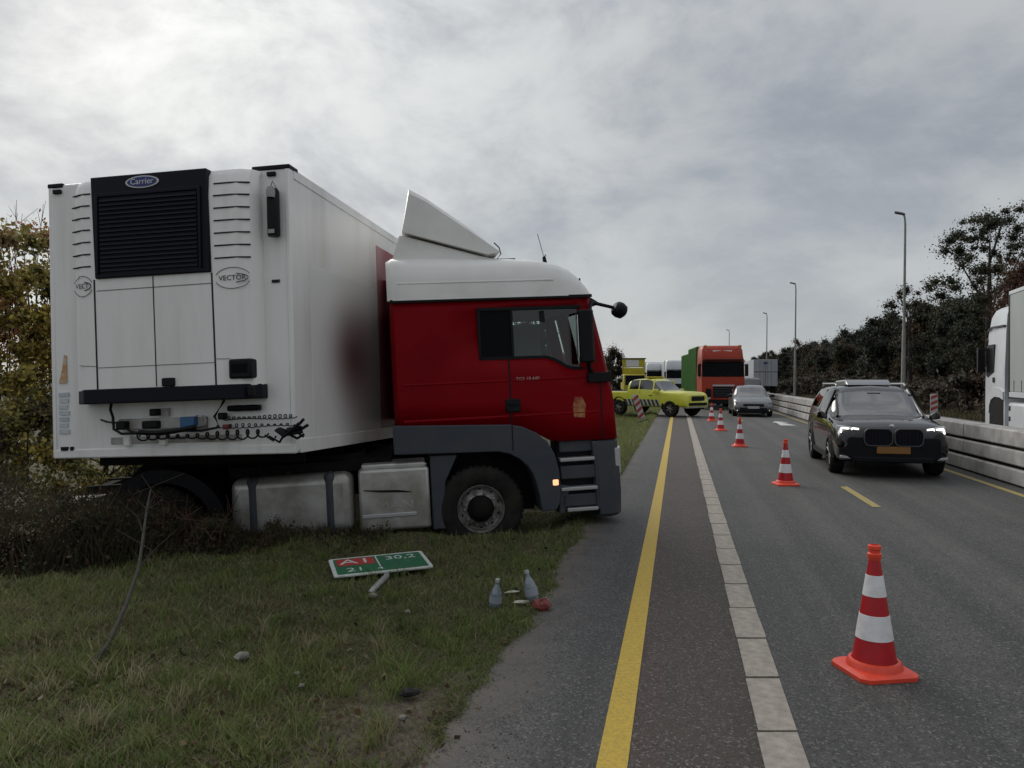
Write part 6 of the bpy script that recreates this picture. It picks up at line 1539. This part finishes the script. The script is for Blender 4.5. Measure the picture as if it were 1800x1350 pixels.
# rough dark undergrowth in front of the tractor rear: stems, dead fern, bramble leaves
N = 90000
u = g.uniform(0, 1, N)
y = 6.0 + 3.4 * g.uniform(0, 1, N)
x = -8.4 + 7.1 * u
front = 6.25 + 1.15 * sstep((x + 5.0) / 2.8) + .35 * vnoise(x * 1.8, y * .4, 22) + .25 * vnoise(x * 4.7, 0, 27)
dens = sstep((y - front) / .8) * (1 - .72 * sstep((x + 3.1) / .9))
tract_y = 8.95 + (x + .35) * .158 - .08
keep = (g.uniform(0, 1, N) < dens) & ((y < tract_y - .04) | (x < -5.3))
x, y = x[keep], y[keep]; n_ = len(x)
hmax = (.22 + .52 * sstep((-2.4 - x) / 2.0)) * (.65 + .35 * vnoise(x * 2.7, y * 2.7, 23)) + .25 * sstep((-5.0 - x) / 1.0)
hgt = np.clip(hmax * g.uniform(.35, 1.25, n_) * (.55 + .45 * sstep((y - front[keep]) / .7)), .05, 1.2)
pal = np.array([(.060, .056, .028), (.078, .060, .036), (.105, .078, .048), (.050, .058, .024), (.13, .098, .066), (.105, .054, .036)])
col = pal[g.choice(6, n_, p=[.25, .2, .15, .25, .08, .07])] * g.uniform(.7, 1.3, (n_, 1))
link('undergrowth', blades(n_, x, y, hgt, .007 + .006 * g.uniform(0, 1, n_), .45, col, g, 'undergrowth'), kind='stuff')
m = 26000
sel = g.choice(n_, m); Cx = np.stack([x[sel] + g.normal(size=m) * .05, y[sel] + g.normal(size=m) * .05, ground_z(x[sel], y[sel]) + hgt[sel] * g.uniform(.2, 1.0, m)], 1)
pc_ = np.array([(.045, .046, .020), (.070, .046, .028), (.105, .042, .032), (.038, .048, .018), (.095, .070, .040)])[g.choice(5, m, p=[.3, .25, .12, .25, .08])] * g.uniform(.7, 1.3, (m, 1))
V, F, cc = leaf_cloud(Cx, .042, pc_, g)
link('bramble_leaves', np_mesh('bramble_leaves', V, F, M['leaf'], cc), kind='stuff')
# reddish dead stems in front of the rear wheel
K = 14
for k in range(1):
    mb = MB(); rr_ = random.Random(9)
    for j in range(46):
        x = -3.9 + rr_.uniform(-.5, 1.0); y = 7.75 + rr_.uniform(-.2, .35); p = Vector((x, y, gz(x, y) - .02)); h_ = rr_.uniform(.25, .6)
        q = p + Vector((rr_.uniform(-.2, .2), rr_.uniform(-.1, .1), h_)); mb.tube([p, p.lerp(q, .5) + Vector((rr_.uniform(-.05, .05), 0, 0)), q], [.006, .005, .002], 4)
        for i in range(3):
            s_ = p.lerp(q, rr_.uniform(.4, 1)); mb.tube([s_, s_ + Vector((rr_.uniform(-.15, .15), rr_.uniform(-.1, .1), rr_.uniform(0, .15)))], [.004, .002], 4)
    mb.build('dead_stems', material('reddish_stem', (.085, .040, .028), .85, noise=.5, nscale=12), None, kind='stuff', smooth=0)
# stones and crumbs of soil along the ragged asphalt edge
N = 1500
y = 3.0 + 9 * g.uniform(0, 1, N) ** 1.4; x = RX(edge_x0(y) + g.normal(size=N) * .16, y)
sel = g.uniform(0, 1, N) < .35 + .65 * sstep((5.5 - y) / 1.5); x, y = x[sel], y[sel]; n_ = len(x)
tet = np.array([(1, 0, -.3), (-.5, .87, -.3), (-.5, -.87, -.3), (0, 0, .8)])
s_ = (.003 + .008 * g.uniform(0, 1, n_) ** 3)
V = (tet[None] * (s_[:, None, None]) * g.uniform(.7, 1.3, (n_, 4, 3)))
z = np.maximum(ground_z(x, y), 0.0)
V += np.stack([x, y, z], 1)[:, None, :]
Fq = np.arange(n_)[:, None] * 4
F = np.concatenate([Fq + np.array([[0, 1, 3]]), Fq + np.array([[1, 2, 3]]), Fq + np.array([[2, 0, 3]])])
link('edge_gravel', np_mesh('edge_gravel', V.reshape(-1, 3), F, M['grass'], np.repeat(np.array([(.11, .105, .095), (.09, .085, .078), (.17, .16, .145), (.08, .07, .06)])[g.choice(4, n_)], 4, 0)), kind='stuff')
# fallen leaves scattered through the grass
N = 900
y = 3.0 + 6 * g.uniform(0, 1, N); x = -y * .7 + g.uniform(0, 1, N) * (RX(-1.0, y) + y * .7)
C_ = np.stack([x, y, ground_z(x, y) + .02 + .02 * g.uniform(0, 1, N)], 1)
V, F, cc = leaf_cloud(C_, .038, np.array([(.10, .055, .025), (.13, .08, .03), (.06, .035, .02), (.14, .12, .07)])[g.choice(4, N)], g, aspect=.7)
link('fallen_leaves', np_mesh('fallen_leaves', V, F, M['leaf'], cc), kind='stuff')
